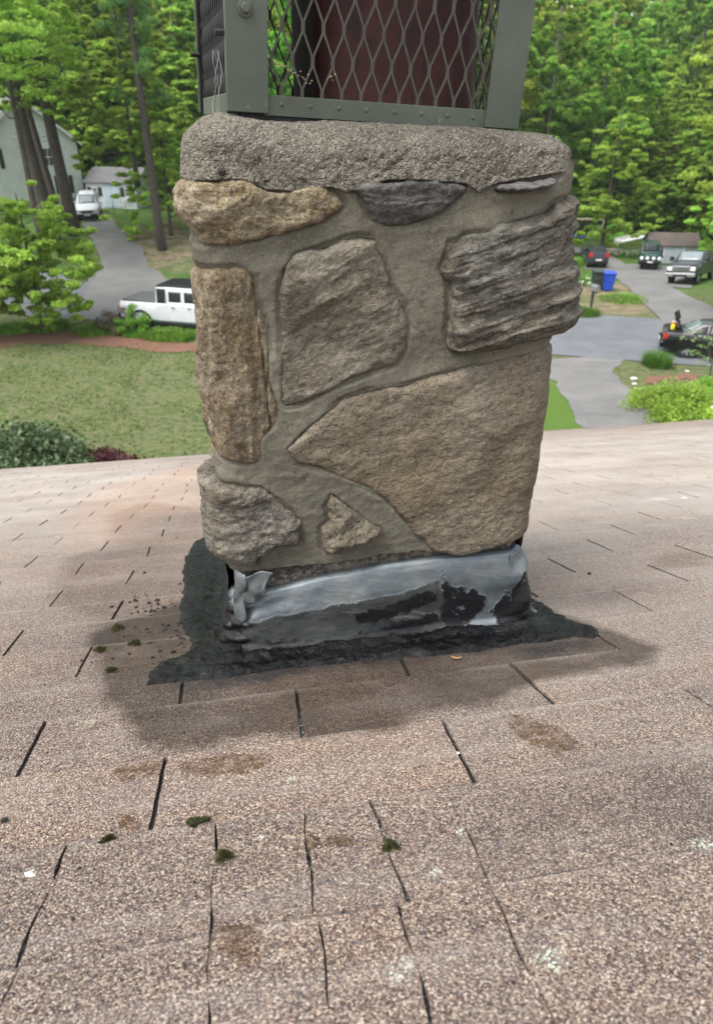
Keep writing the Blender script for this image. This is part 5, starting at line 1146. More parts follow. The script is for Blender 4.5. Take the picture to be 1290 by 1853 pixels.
# ================================================================ VEHICLES
def paint(name, c, rough=.25, metal=.0):
    g = G(name); col = g.mix(g.mr(g.noise(2, 3), .4, .7, 0, .25), c, tuple(x*.75+.01 for x in c)); m = g.fin(col, rough, metal); g.b.inputs['Coat Weight'].default_value = .25; return m
P_white = paint('paint_white', (.62, .64, .67)); P_blk = paint('paint_black', (.005, .0055, .006)); P_gry = paint('paint_grey', (.022, .024, .025), .3, .2); P_navy = paint('paint_dark_blue_grey', (.035, .04, .05)); P_grn = paint('paint_dark_green', (.01, .045, .035))
M_cg = pm('car_glass', (.008, .010, .011), (.014, .017, .018), 2, .12, spec=.35); M_cgl = pm('windshield_glass', (.20, .24, .25), (.12, .15, .16), .8, .06, spec=.9)
M_tyre = pm('tyre_rubber', (.014, .014, .014), (.022, .022, .022), 8, .9); M_rim = pm('alloy_rim', (.38, .39, .40), (.28, .29, .3), 8, .35, .7); M_rimd = pm('dark_rim', (.03, .03, .032), (.05, .05, .052), 8, .4, .3)
M_chr = pm('chrome', (.62, .63, .64), (.5, .51, .52), 6, .18, .9); M_plastic = pm('black_plastic', (.010, .011, .012), (.018, .019, .02), 8, .7, spec=.3); M_redl = pm('red_lamp', (.55, .02, .015), (.35, .01, .01), 8, .15); M_lamp = pm('clear_lamp', (.75, .76, .74), (.6, .62, .62), 10, .12, spec=.8)
M_softtop = pm('grey_cover', (.085, .092, .09), (.065, .07, .07), 4, .75)
class Car:
    """stations: (x, zb, ws, zs, wr, zt), front is +x"""
    def __init__(s, name, st, paint_, pos, rz, label, cat, wheels, wr, wt=.24, rim=M_rim):
        s.st = st; s.A = np.array(st); s.e = empty(name, pos, rz, label, cat); e = s.e
        rings = []
        for (x, zb, ws, zs, w2, zt) in st:
            h = [(0, zb), (ws-.10, zb), (ws-.02, zb+.10), (ws, (zb+zs)/2+.04), (ws-.015, zs-.05), (ws-.05, zs), (w2, zt-.06), (w2-.05, zt-.015), (w2-.16, zt), (0, zt+.015)]
            rings.append([(x, y, z) for y, z in h]+[(x, -y, z) for y, z in h[-2:0:-1]])
        n = len(rings[0]); V = sum(rings, []); Fc = [(i*n+k, (i+1)*n+k, (i+1)*n+(k+1) % n, i*n+(k+1) % n) for i in range(len(rings)-1) for k in range(n)]
        Fc += [tuple(range(n)), tuple((len(rings)-1)*n+k for k in range(n))[::-1]]
        s.body = mesh('body', V, Fc, paint_, e, True, 32)
        for (wx, sy) in [(a, b) for a in wheels for b in (-1, 1)]:
            hw = s.W(wx, wr)-.02; y = sy*(hw-wt+.03)
            pr = [(wr*.62, 0), (wr*.9, -.0), (wr, .03), (wr, wt-.03), (wr*.9, wt), (wr*.62, wt)]
            m = MB().lathe(pr, 28, (wx, (y if sy > 0 else y-wt), wr), 'y', cap=True); t = m.build('wheel', M_tyre, e, True, 40)
            r = MB(); yo = y+wt-.01 if sy > 0 else y-wt+.01
            for k in range(5):
                a = k*1.2566; c_, s_ = math.cos(a), math.sin(a); L = wr*.6; wd = .055
                P = [(wx+c_*.05-s_*wd, wr+s_*.05+c_*wd), (wx+c_*L-s_*wd*.8, wr+s_*L+c_*wd*.8), (wx+c_*L+s_*wd*.8, wr+s_*L-c_*wd*.8), (wx+c_*.05+s_*wd, wr+s_*.05-c_*wd)]
                r.prism(P, yo-.012, yo+.012)
            r.lathe([(wr*.64, -.015), (wr*.64, .015), (wr*.57, .018), (wr*.57, -.015)], 28, (wx, yo, wr), 'y', cap=False); r.lathe([(.07, -.02), (.07, .022)], 12, (wx, yo, wr), 'y')
            r.build('rim', rim, t, True, 30)
            arch = MB(); na = 14; ya = sy*(s.W(wx, wr*1.4)+.004); R1, R2 = wr+.13, wr+.045
            P = [(wx+R1*math.cos(math.pi*k/na), wr+R1*math.sin(math.pi*k/na)) for k in range(na+1)]+[(wx+R2*math.cos(math.pi*k/na), wr+R2*math.sin(math.pi*k/na)) for k in range(na, -1, -1)]
            for k in range(na):
                q = [P[k], P[k+1], P[2*na-k], P[2*na+1-k]]; arch.prism(q, min(ya-sy*.1, ya+sy*s.fl), max(ya-sy*.1, ya+sy*s.fl)) if hasattr(s, 'fl') else arch.prism(q, min(ya-sy*.1, ya+sy*.012), max(ya-sy*.1, ya+sy*.012))
            arch.build('wheel_arch', getattr(s, 'archm', M_plastic), e)
            dk = MB(); P2 = [(wx+R2*math.cos(2*math.pi*k/24), wr+R2*math.sin(2*math.pi*k/24)) for k in range(24)]; yi = sy*(s.W(wx, wr)-.0); dk.prism(P2, min(yi-sy*.02, yi+sy*.003), max(yi-sy*.02, yi+sy*.003)); dk.build('wheel_well', M_plastic, e)
    def col(s, x, k): return float(np.interp(x, s.A[:, 0], s.A[:, k]))
    def W(s, x, z):
        ws, zs, wr_, zt, zb = s.col(x, 2), s.col(x, 3), s.col(x, 4), s.col(x, 5), s.col(x, 1)
        return float(np.interp(z, [zb, zb+.10, (zb+zs)/2+.04, zs-.05, zs, max(zt-.06, zs+.01)], [ws-.1, ws-.02, ws, ws-.015, ws-.05, wr_]))
    def side(s, poly, name, mat, off=.008, sides=(-1, 1), par=None, n=6):
        for sy in sides:
            m = MB(); P = []
            # bilinear grid over a quad
            (a, b, c, d) = poly
            for i in range(n):
                for j in range(n):
                    u, v = i/(n-1), j/(n-1); x = (a[0]*(1-u)+b[0]*u)*(1-v)+(d[0]*(1-u)+c[0]*u)*v; z = (a[1]*(1-u)+b[1]*u)*(1-v)+(d[1]*(1-u)+c[1]*u)*v
                    P.append((x, sy*(s.W(x, z)+off), z))
            m.add(P, [(i*n+j, i*n+j+1, i*n+n+j+1, i*n+n+j) if sy > 0 else (i*n+j, i*n+n+j, i*n+n+j+1, i*n+j+1) for i in range(n-1) for j in range(n-1)])
            o = m.build(name, mat, par or s.e, True)
            so_ = o.modifiers.new('s', 'SOLIDIFY'); so_.thickness = .006
    def top(s, x0, x1, name, mat, inset=.12, off=.014, inset2=None, n=5):
        m = MB(); P = []
        for i in range(n):
            t = i/(n-1); x = x0+(x1-x0)*t; ins = inset+(((inset2 if inset2 is not None else inset)-inset)*t)
            w_ = s.col(x, 4)-ins
            for j in range(5): y = w_*(-1+j/2); P.append((x, y, s.col(x, 5)+.015*(1-abs(y)/(s.col(x, 4)+.01))+off))
        m.add(P, [(i*5+j, i*5+5+j, i*5+j+6, i*5+j+1) for i in range(n-1) for j in range(4)]); 
        o = m.build(name, mat, s.e, True); so_ = o.modifiers.new('s', 'SOLIDIFY'); so_.thickness = .006; return o
    def boxp(s, name, mat, *b, bv=.01, par=None): return MB().box(*b, bv).build(name, mat, par or s.e)
    def pair(s, name, mat, x0, x1, y0, y1, z0, z1, bv=.01):
        MB().box(x0, x1, y0, y1, z0, z1, bv).build(name, mat, s.e); MB().box(x0, x1, -y1, -y0, z0, z1, bv).build(name, mat, s.e)
# --- white pickup truck on the street
tw = gp(262, 601); hd_t = math.atan2(dr[1], dr[0]); Car.fl = .06; Car.archm = M_plastic
st = [(-2.72, .55, .86, 1.12, .84, 1.13), (-2.66, .48, .92, 1.20, .88, 1.22), (-1.0, .46, .93, 1.20, .88, 1.22), (-.98, .45, .93, 1.22, .80, 1.84), (-.6, .45, .93, 1.22, .79, 1.87), (.95, .45, .93, 1.22, .78, 1.86), (1.28, .45, .93, 1.20, .77, 1.20), (2.35, .48, .88, 1.16, .70, 1.17), (2.62, .55, .80, 1.10, .62, 1.12)]
cdir = np.array([math.cos(hd_t), math.sin(hd_t), 0]); sdir = np.array([-math.sin(hd_t), math.cos(hd_t), 0])
c1 = Car('pickup_truck', st, P_white, tw+cdir*1.95+sdir*.95+np.array([0, 0, .03]), hd_t, 'white crew cab pickup truck with black hardtop and grey bed cover, on the street', 'pickup truck', (-1.75, 1.75), .40)
c1.side([(-.42, 1.30), (.13, 1.30), (.13, 1.70), (-.42, 1.70)], 'side_window', M_cg); c1.side([(.27, 1.30), (.98, 1.30), (.80, 1.70), (.27, 1.70)], 'side_window', M_cg)
c1.side([(-.95, 1.24), (-.55, 1.24), (-.55, 1.80), (-.95, 1.80)], 'hardtop_side', M_plastic); c1.top(.98, 1.27, 'windshield', M_cgl, .06)
c1.boxp('hardtop', M_plastic, -.99, .93, -.765, .765, 1.865, 1.925, bv=.03); rb = MB()
for k in range(9): rb.box(-.9, .85, -.64+k*.16-.025, -.64+k*.16+.025, 1.925, 1.945)
rb.build('roof_rib', M_plastic, c1.e); c1.boxp('bed_cover', M_softtop, -2.62, -1.02, -.80, .80, 1.225, 1.30, bv=.03)
for x in (-.50, .20, 1.05): c1.side([(x-.008, .62), (x+.008, .62), (x+.008, 1.68), (x-.008, 1.68)], 'door_gap', M_plastic, .003, n=3)
for x in (-.30, .42): c1.pair('door_handle', M_plastic, x, x+.16, .935, .965, 1.08, 1.11)
c1.e.scale = (1.13, 1.13, 1.13)
c1.pair('mirror', M_plastic, .98, 1.1, .96, 1.2, 1.28, 1.5, .02); c1.boxp('bumper', M_plastic, -2.84, -2.7, -.85, .85, .5, .7); c1.boxp('bumper', M_plastic, 2.6, 2.8, -.8, .8, .5, .72); c1.pair('tail_light', M_redl, -2.745, -2.7, .68, .84, .8, 1.08); c1.pair('headlight', M_lamp, 2.6, 2.65, .4, .62, .85, 1.05); c1.pair('side_step', M_plastic, -.9, 1.1, .86, .98, .42, .5, .02)
Car.fl = .012
# --- black sedan with open boot
Car.archm = P_blk; hd2 = math.atan2(dq[1], dq[0])+rad(-1); ts = gp(1238, 648)
st = [(-2.35, .42, .70, .95, .66, .96), (-2.25, .30, .82, .99, .74, 1.00), (-1.72, .26, .89, .99, .76, 1.03), (-1.6, .26, .89, .99, .74, 1.03), (-.95, .26, .9, .99, .60, 1.38), (-.3, .26, .9, .98, .60, 1.43), (.35, .26, .9, .97, .60, 1.40), (1.1, .26, .89, .95, .70, .99), (2.05, .28, .84, .86, .66, .87), (2.3, .36, .72, .74, .55, .76)]
cdir = np.array([math.cos(hd2), math.sin(hd2), 0]); sdir = np.array([-math.sin(hd2), math.cos(hd2), 0])
c2 = Car('sedan', st, P_blk, ts+cdir*1.38+sdir*.75+np.array([0, 0, .03]), hd2, 'black sedan with its boot lid open, at the right frame edge on the street', 'car', (-1.38, 1.42), .33, .21)
c2.side([(-1.25, 1.02), (-.75, 1.02), (-.70, 1.33), (-.95, 1.28)], 'side_window', M_cg); c2.side([(-.68, 1.01), (.08, 1.01), (.05, 1.34), (-.64, 1.35)], 'side_window', M_cg); c2.side([(.15, 1.01), (.9, 1.0), (.38, 1.32), (.12, 1.34)], 'side_window', M_cg)
c2.top(-1.55, -.98, 'rear_window', M_cgl, .10, inset2=.04); c2.top(1.05, .40, 'windshield', M_cgl, .10, inset2=.04)
c2.boxp('boot_interior', M_plastic, -2.24, -1.66, -.60, .60, .99, 1.055, bv=.005)
lid = MB(); lid.box(0, .62, -.62, .62, 0, .05, .02).box(.56, .63, -.62, .62, -.18, .03, .015)
lid.xf(Matrix.Translation((-1.62, 0, 1.06)) @ Matrix.Rotation(rad(-128), 4, 'Y')); lid.build('boot_lid', P_blk, c2.e)
il = MB().box(.04, .55, -.55, .55, -.012, -.002); il.xf(Matrix.Translation((-1.62, 0, 1.06)) @ Matrix.Rotation(rad(-128), 4, 'Y')); il.build('lid_lining', M_plastic, c2.e)
c2.pair('tail_light', M_redl, -2.36, -2.2, .50, .83, .74, .94); c2.pair('headlight', M_lamp, 2.12, 2.3, .42, .7, .62, .76); c2.boxp('bumper', P_blk, -2.46, -2.2, -.78, .78, .36, .62, bv=.05); c2.boxp('bumper', P_blk, 2.2, 2.4, -.75, .75, .3, .55, bv=.05)
c2.boxp('number_plate', M_trim, -2.475, -2.455, -.22, .22, .5, .62); c2.pair('mirror', P_blk, .55, .68, .88, 1.05, 1.0, 1.12, .02)
M_yel = pm('yellow_plastic', (.80, .70, .03), (.65, .55, .02), 8, .5); M_whp = pm('white_plastic', (.75, .75, .74), (.65, .65, .64), 8, .5)
c2w = c2.e.matrix_basis.copy() if False else Matrix.LocRotScale(c2.e.location, c2.e.rotation_euler, None)
def inw(o, x, y, z): o.matrix_world = c2w @ Matrix.Translation((x, y, z)); return o
m = MB().lathe([(.07, 0), (.09, .06), (.085, .17), (.04, .20), (.035, .24)], 14); inw(m.build('yellow_jug', M_yel, None, True), -2.05, -.42, 1.055); tag(C.objects[-1], 'yellow jug standing in the open boot of the black sedan', 'jug')
m = MB().box(-.18, .18, -.2, .2, 0, .2, .04); inw(m.build('white_bag', M_whp, None, True), -1.90, .05, 1.055); tag(C.objects[-1], 'white bag lying in the open boot of the black sedan', 'bag')
m = MB().box(-.1, .1, -.12, .12, 0, .22, .03); inw(m.build('red_box', M_redl, None, True), -2.0, -.16, 1.055); tag(C.objects[-1], 'red box in the open boot of the black sedan beside the jug', 'box')
# --- white compact car seen from the front, far left
def suv(pos, rz, pnt, label, name='parked_car', L=4.5, w_=.9, h=1.66, sc=1., glass=M_cgl):
    st = [(-L/2, .50, w_-.15, .98, w_-.22, 1.0), (-L/2+.08, .36, w_-.04, 1.02, w_-.16, 1.30), (-L/2+.35, .3, w_, 1.03, w_-.22, h-.08), (-.9, .3, w_, 1.02, w_-.24, h), (.2, .3, w_, 1.0, w_-.26, h-.02), (L/2-1.15, .3, w_, .99, w_-.16, 1.05), (L/2-.25, .32, w_-.06, .93, w_-.2, .96), (L/2, .42, w_-.22, .78, w_-.3, .80)]
    c = Car(name, st, pnt, pos, rz, label, 'car', (-1.35, 1.32), .35, .22)
    c.side([(-1.95, 1.08), (-1.2, 1.08), (-1.2, h-.2), (-1.8, h-.25)], 'side_window', M_cg); c.side([(-1.12, 1.07), (-.35, 1.07), (-.35, h-.16), (-1.12, h-.16)], 'side_window', M_cg); c.side([(-.27, 1.07), (.75, 1.05), (.28, h-.2), (-.27, h-.16)], 'side_window', M_cg)
    c.top(L/2-1.2, .26, 'windshield', glass, .10, inset2=.06); c.top(-L/2+.08, -L/2+.36, 'rear_window', M_cg, .08)
    c.boxp('bumper', M_plastic, L/2-.1, L/2+.05, -w_+.18, w_-.18, .34, .52, bv=.03); c.boxp('grille', M_plastic, L/2-.03, L/2+.03, -.42, .42, .60, .76, bv=.01)
    c.pair('headlight', M_lamp, L/2-.18, L/2-.0, .42, w_-.18, .68, .84, .02); c.pair('mirror', pnt, .72, .86, w_-.04, w_+.16, 1.08, 1.24, .03); c.pair('tail_light', M_redl, -L/2-.02, -L/2+.2, w_-.30, w_-.055, .86, 1.18, .02)
    c.boxp('bumper', M_plastic, -L/2-.07, -L/2+.1, -w_+.14, w_-.14, .38, .62, bv=.03); c.boxp('number_plate', M_trim, -L/2-.085, -L/2-.07, -.22, .22, .62, .74); c.boxp('number_plate', M_trim, L/2+.052, L/2+.062, -.22, .22, .4, .5)
    c.pair('roof_rail', M_plastic, -1.6, .1, w_-.33, w_-.29, h+.01, h+.05, .005); return c
Car.archm = M_plastic
suv(gp(163, 390), rad(-75), P_white, 'white compact car parked nose forward before the white shed at left')
q = gp(1076, 486); suv(q+np.array([.4, 2.0, 0]), rad(84), P_navy, 'dark blue grey car seen from behind, on the driveway beyond the wheeled bins', L=4.1, w_=.80, h=1.5, glass=M_cg)
# --- grey pickup truck facing the camera
Car.archm = P_gry
st = [(-2.95, .62, .88, 1.22, .86, 1.23), (-2.9, .56, .97, 1.32, .92, 1.34), (-1.05, .52, .99, 1.32, .93, 1.34), (-1.02, .50, 1.0, 1.34, .76, 1.9), (-.6, .5, 1.0, 1.34, .76, 1.96), (.6, .5, 1.0, 1.34, .76, 1.95), (1.25, .5, 1.0, 1.32, .86, 1.36), (2.6, .5, .99, 1.27, .88, 1.30), (2.82, .55, .93, 1.20, .84, 1.22)]
q = gp(1221, 517)
c4 = Car('pickup_truck', st, P_gry, q+np.array([2.0, 2.4, 0]), rad(-128), 'dark grey pickup truck facing the camera in front of the grey shed at right', 'pickup truck', (-1.9, 1.85), .42, .26)
c4.top(1.22, .64, 'windshield', M_cgl, .10, inset2=.06); c4.side([(-.85, 1.42), (-.05, 1.42), (-.05, 1.80), (-.75, 1.80)], 'side_window', M_cg); c4.side([(.05, 1.42), (1.02, 1.40), (.62, 1.78), (.05, 1.80)], 'side_window', M_cg)
c4.boxp('grille', M_chr, 2.80, 2.90, -.56, .56, .80, 1.16, bv=.03); gm = MB()
for k in range(3): gm.box(2.895, 2.91, -.50, .50, .84+k*.11, .90+k*.11)
gm.build('grille_slot', M_plastic, c4.e); c4.pair('headlight', M_lamp, 2.74, 2.87, .58, .88, .86, 1.12, .02); c4.boxp('bumper', M_chr, 2.78, 3.0, -.92, .92, .50, .74, bv=.04); c4.boxp('bumper', M_chr, -3.1, -2.9, -.9, .9, .55, .75, bv=.04)
c4.boxp('air_intake', M_plastic, 2.995, 3.01, -.45, .45, .53, .62); c4.pair('mirror', M_plastic, 1.0, 1.14, 1.02, 1.27, 1.35, 1.62, .03); c4.pair('tail_light', M_redl, -2.98, -2.92, .80, .94, .9, 1.2)
c4.boxp('bed_cover', M_plastic, -2.85, -1.1, -.84, .84, 1.345, 1.38, bv=.01); c4.boxp('bull_badge', M_dark, 2.901, 2.915, -.09, .09, .96, 1.02) if False else None
# --- dark green off-roader with row of lamps beside it
Car.archm = M_plastic
st = [(-1.95, .6, .72, 1.1, .70, 1.12), (-1.9, .52, .78, 1.12, .68, 1.74), (.25, .5, .78, 1.1, .66, 1.76), (.55, .5, .78, 1.1, .66, 1.14), (1.75, .52, .66, 1.06, .55, 1.07), (1.85, .58, .6, 1.0, .5, 1.02)]
q = gp(1187, 490)
c5 = Car('off_road_vehicle', st, P_grn, q+np.array([.1, 2.0, 0]), rad(-109), 'dark green off-road vehicle with a row of white lamps, left of the grey pickup truck', 'vehicle', (-1.25, 1.25), .42, .26, M_rimd)
c5.top(.53, .28, 'windshield', M_cg, .08); c5.side([(-1.7, 1.2), (-.8, 1.2), (-.8, 1.6), (-1.7, 1.6)], 'side_window', M_cg); c5.side([(-.7, 1.2), (.2, 1.2), (.1, 1.6), (-.7, 1.6)], 'side_window', M_cg)
c5.boxp('grille', M_plastic, 1.84, 1.88, -.36, .36, .7, .98); c5.boxp('bumper', M_plastic, 1.9, 2.1, -.82, .82, .55, .72, bv=.03); c5.pair('fender', M_plastic, .85, 1.8, .62, .92, .92, 1.0, .02)
for y in (-.62, -.22, .22, .62): MB().lathe([(.10, 0), (.135, .03), (.135, .06), (.11, .075)], 16, (1.93, y, .88), 'x').build('lamp', M_lamp, c5.e, True)
c5.boxp('number_plate', M_trim, 2.1, 2.112, -.2, .2, .58, .68)
def settle(e, half, sc=1.):
    h = e.rotation_euler[2]; c_, s_ = math.cos(h), math.sin(h); x, y = e.location[0], e.location[1]
    zf = float(gz(x+c_*half, y+s_*half)); zr = float(gz(x-c_*half, y-s_*half)); zl = float(gz(x-s_*.8, y+c_*.8)); zq = float(gz(x+s_*.8, y-c_*.8))
    e.rotation_euler = (math.atan2(zl-zq, 1.6), -math.atan2(zf-zr, 2*half), h); e.location.z = (zf+zr)/2+.035; e.scale = (sc,)*3
settle(c4.e, 1.85, .93); settle(c5.e, 1.25)
for o_ in [o for o in C.objects if o.name.startswith('parked_car')]: settle(o_, 1.33)
# ================================================================ STREET THINGS
M_bing = pm('bin_dark_green', (.022, .035, .028), (.03, .045, .036), 3, .5); M_binb = pm('bin_blue', (.02, .075, .52), (.015, .055, .40), 3, .45)
def bin_(px, py, mat, label, rz):
    e = empty('wheeled_bin', gp(px, py)+np.array([0, 0, .02]), rz, label, 'wheelie bin', 'wheeled bins by the driveway')
    m = MB(); V = []
    for (z, w_, d) in ((.05, .22, .25), (.10, .24, .27), (.92, .31, .37), (1.0, .335, .40)):
        V += [(-w_, -d, z), (w_, -d, z), (w_, d, z), (-w_, d, z)]
    m.add(V, [(3, 2, 1, 0)]+[(l*4+i, l*4+(i+1) % 4, l*4+4+(i+1) % 4, l*4+4+i) for l in range(3) for i in range(4)]+[(12, 13, 14, 15)]).build('body', mat, e)
    MB().box(-.35, .35, -.43, .40, 1.0, 1.06, .02).build('lid', mat, e); MB().tube([(-.25, .44, .98), (.25, .44, .98)], .02, 8).build('handle', mat, e)
    for s in (-1, 1): MB().lathe([(.12, -.03), (.12, .03)], 16, (s*.27, .24, .12), 'x').build('wheel', M_tyre, e)
    MB().box(-.12, .12, -.352, -.335, .55, .75, .004).build('embossed_panel', mat, e); return e
bin_(1078, 523, M_bing, 'dark green wheeled bin left of the blue one at the driveway', rad(-8)); bin_(1098, 526, M_binb, 'bright blue wheeled bin at the driveway', rad(-8))
# mailbox
e = empty('mailbox', gp(1068, 562), rad(15), 'grey mailbox on a dark post in the grass across the street', 'mailbox')
MB().box(-.05, .05, -.05, .05, 0, 1.05, .01).box(-.04, .04, -.35, .05, .95, 1.03, .01).build('post', M_dark, e)
m = MB(); P = [(-.10, 0), (.10, 0), (.10, .14)]+[(.10*math.cos(a), .14+.10*math.sin(a)) for a in np.linspace(.3, 2.84, 7)]+[(-.10, .14)]
m.prism([(x*1.3, z*1.3+1.05) for x, z in P], -.42, .14); m.build('box', pm('mailbox_grey', (.22, .225, .23), (.12, .125, .13), 6, .5), e); MB().box(.135, .145, -.1, -.07, 1.2, 1.45).build('flag', M_redl, e)
MB().tube([(0, 0, 1.35), (.02, 0, 1.72)], [.03, .05], 6).build('finial', M_dark, e)
# swing set
e = empty('swing_set', pt(1060, 73), rad(-6), 'wooden swing set with blue seats on the grass beyond the dark car', 'swing set'); M_wd = pm('pale_timber', (.45, .38, .28), (.36, .3, .22), 3, .8); M_chain = pm('chain_metal', (.3, .3, .3), (.2, .2, .2), 9, .5, .6)
MB().box(-2.0, 1.45, -.07, .07, 2.3, 2.45, .01).build('beam', M_wd, e)
for x in (-1.9, 1.35):
    for s in (-1, 1): MB().tube([(x, 0, 2.32), (x+.05, s*.85, 0)], .065, 6).build('leg', pm('white_post', (.6, .6, .56), (.5, .5, .46), 3, .7) if s < 0 else M_wd, e)
M_bl = pm('blue_plastic', (.03, .12, .7), (.02, .09, .55), 5, .5)
for i, x in enumerate((-1.3, -.55, .35, .95)):
    z = (.75, .75, .55, .5)[i]; sw = MB().box(x-.22, x+.22, -.12, .12, z, z+.06, .015)
    if i == 0: sw.box(x-.22, x+.22, .08, .13, z, z+.35, .01)
    so_ = sw.build('swing_seat', M_bl if i < 2 else pm('green_plastic', (.03, .2, .14), (.02, .15, .1), 5, .5), e)
    for s in (-1, 1): MB().tube([(x+s*.2, 0, z+.05), (x+s*.2, 0, 2.31)], .014, 4).build('chain', M_chain, so_)
# white plank / broken boards in the weeds, stones
m = MB().box(-1.9, 1.9, -.18, .18, .0, .12, .01).box(-1.9, -1.6, -.3, .3, .0, .3, .02).box(-1.9, 1.9, .15, .2, .1, .5); o = m.build('white_plank', M_trim); o.location = tuple(gp(1142, 444)+np.array([0, 0, .5])); o.rotation_euler = (0, rad(-6), rad(22)); tag(o, 'white plank lying in the weeds beyond the dark car', 'plank')
M_rock = pm('pale_rock', (.55, .54, .5), (.4, .39, .36), 4, .9, bs=9)
rs = np.random.RandomState(8)
def rock(px, py, r_, label, name='rock', mat=M_rock, grp=None, z=0):
    V = []; n = 9
    for i in range(6):
        t = i/5; rr2 = math.sin(math.pi*(.12+.8*t))*r_
        for k in range(n): a = k*6.283/n; q = rr2*rs.uniform(.8, 1.15); V.append((q*math.cos(a), q*math.sin(a)*.8, r_*(-.3+1.0*t)*.75))
    Fc = [(i*n+k, i*n+(k+1) % n, i*n+n+(k+1) % n, i*n+n+k) for i in range(5) for k in range(n)]+[tuple(range(5*n, 6*n)), tuple(range(n))[::-1]]
    o = mesh(name, V, Fc, mat, None, True, 40); o.location = tuple(gp(px, py)+np.array([0, 0, z])); return tag(o, label, 'rock', grp)
for (px, py, r_, l) in ((1062, 505, .30, 'pale rock beside the dark green bin, topmost of the pile'), (1054, 512, .30, 'pale rock left of the dark green bin'), (1066, 514, .26, 'small pale rock at the foot of the dark green bin'), (1046, 508, .24, 'leftmost pale rock of the pile left of the bins'), (1147, 686, .16, 'brown rock in the garden bed right of the driveway'), (1148, 695, .11, 'small white rock in the garden bed right of the driveway'), (1243, 672, .10, 'small white stone near the black sedan'), (1100, 445, .35, 'white stone in the grass left of the white plank')): rock(px, py, r_, l, grp='garden rocks')
m = MB()
V = [];
sd_ = mesh('sand_heap', *(lambda X, Y, Q: (np.stack([X, Y, .45*np.exp(-((X/1.7)**2+(Y/1.1)**2))*(1+.15*fbm(p3(X*2, Y*2), 3, 3))-.03], 1), Q))(*rgrid(-3, 3, -2, 2, .12)), pm('pale_sand', (.52, .47, .40), (.42, .38, .32), 3, .95, bs=10), None, True)
sd_.location = tuple(gp(1108, 458)); tag(sd_, 'pale heap of sand beside the dark car on the far driveway', 'sand heap')
# bicycle by the grey shed
def bicycle(px, py, rz, label):
    e = empty('bicycle', gp(px, py), rz, label, 'bicycle')
    for x in (-.52, .52):
        m = MB(); m.tube([(x+.33*math.cos(a), 0, .34+.33*math.sin(a)) for a in np.linspace(0, 6.283, 25)], .022, 6, False); w_ = m.build('wheel', M_tyre, e, True)
        sp2 = MB(); 
        for k in range(6): a = k*math.pi/6; sp2.tube([(x-.32*math.cos(a), 0, .34-.32*math.sin(a)), (x+.32*math.cos(a), 0, .34+.32*math.sin(a))], .005, 4)
        sp2.build('spokes', M_chr, w_)
    f = MB(); A, B_, Cc, D_ = (-.52, 0, .34), (-.12, 0, .32), (.38, 0, .80), (-.22, 0, .82)
    for a, b in ((A, B_), (B_, Cc), (Cc, D_), (D_, B_), (D_, A), (Cc, (.52, 0, .34)), (Cc, (.36, 0, .96))): f.tube([a, b], .018, 6)
    f.build('frame', pm('bicycle_paint', (.5, .5, .5), (.4, .4, .4), 4, .4), e); MB().box(-.34, -.10, -.06, .06, .86, .90, .01).build('saddle', M_plastic, e); MB().tube([(.36, -.26, .97), (.36, .26, .97)], .014, 6).build('handlebar', M_plastic, e)
bicycle(1164, 474, rad(60), 'bicycle standing left of the dark green off-road vehicle')
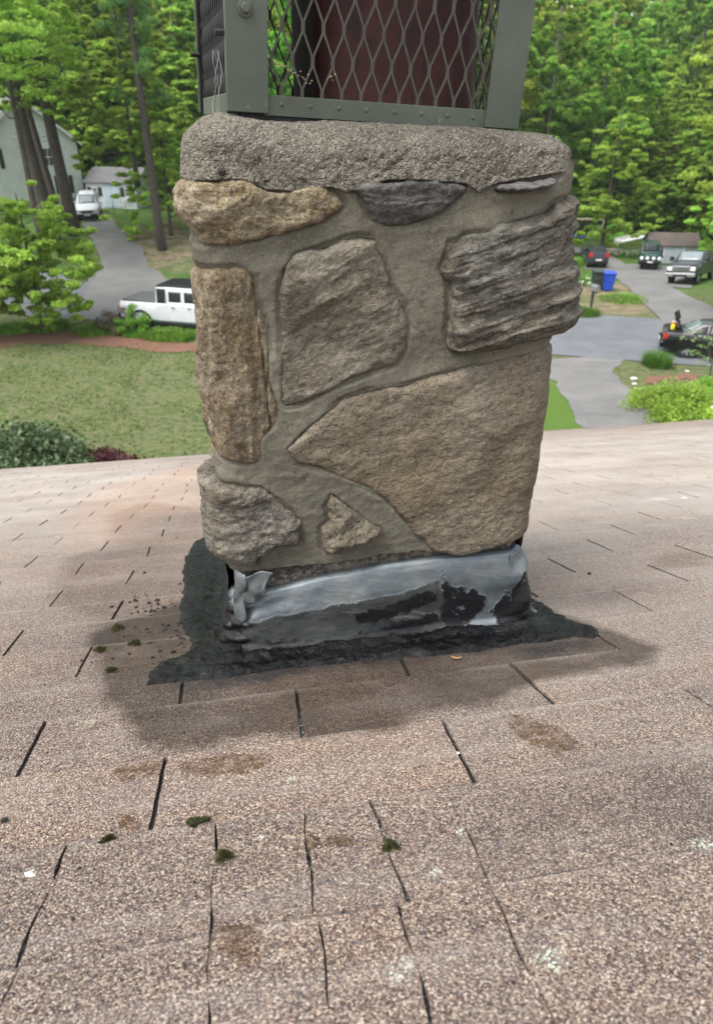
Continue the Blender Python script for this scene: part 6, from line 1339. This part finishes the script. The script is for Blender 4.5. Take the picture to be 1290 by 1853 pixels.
# white sack on blue bin behind the young maple, yellow bucket
o = MB().box(-.42, .42, -.3, .3, 0, .55, .06).build('blue_crate', M_bl); o.location = tuple(gp(54, 474)); tag(o, 'blue crate behind the young maple at left', 'crate')
rock(66, 478, .62, 'white sack standing behind the young maple at left', 'white_sack', M_whp, None, .25)['category'] = 'sack'
e = empty('toy_wagon', gp(1284, 757)+np.array([.1, -.2, 0]), rad(20), 'yellow plastic toy wagon with white top at the lower right frame edge', 'toy wagon')
m = MB(); m.lathe([(.30, .12), (.36, .2), (.38, .38), (.34, .40), (.30, .24)], 20); m.build('tub', M_yel, e, True); MB().box(-.2, .12, -.14, .14, .36, .52, .04).build('seat', M_whp, e)
for s in (-1, 1): MB().lathe([(.12, -.03), (.12, .03)], 16, (s*.3, 0, .12), 'x').build('wheel', M_dark, e)
# low wire fence by the left shed
e = empty('wire_fence', gp(195, 380), 0, 'low wire fence along the grass in front of the white shed at left', 'fence')
a, b = gp(186, 392), gp(272, 388); e.location = tuple(a); L = float(np.hypot(*(b-a)[:2])); e.rotation_euler = (0, 0, math.atan2(*(b-a)[1::-1]))
for k in range(5): MB().tube([(k*L/4, 0, 0), (k*L/4, 0, 1.1)], .025, 6).build('post', M_dark, e)
m = MB()
for z in (.35, .7, 1.02): m.tube([(0, 0, z), (L, 0, z)], .008, 4)
m.build('wires', M_chain, e)

# short grass and clover standing on the front lawn
rsg = np.random.RandomState(77); ng = 60000; xx = rsg.uniform(-21, 3, ng); yy = rsg.uniform(15, 31.5, ng); dens = fbm(p3(xx*1.1, yy*1.1), 4, 3); kp = dens > rsg.uniform(-.35, .35, ng)
xx, yy = xx[kp], yy[kp]; V, Q = leaves(np.stack([xx, yy, gz(xx, yy)+.02], 1), .03, 1, .085, rsg, 1, .35)
tag(mesh('lawn_grass', V, Q, leafmat('lawn_blade', (.09, .15, .03), (.15, .21, .045), (.28, .26, .13), .4)), 'patchy short grass of the front lawn', 'grass', kind='stuff')
# ================================================================ HAZE
hz_ = MB().box(-402, 402, -302, 422, -4, 62).build('haze', None)
hm = bpy.data.materials.new('haze_air'); hm.use_nodes = True; ht = hm.node_tree; ht.nodes.clear()
ho = ht.nodes.new('ShaderNodeOutputMaterial'); pv = ht.nodes.new('ShaderNodeVolumePrincipled'); pv.inputs['Color'].default_value = (.90, 1, .90, 1); pv.inputs['Density'].default_value = .0003; pv.inputs['Anisotropy'].default_value = .2
ht.links.new(pv.outputs[0], ho.inputs['Volume']); hz_.data.materials.append(hm); tag(hz_, 'thin pale haze in the air over the street and the wood', 'haze', kind='stuff')
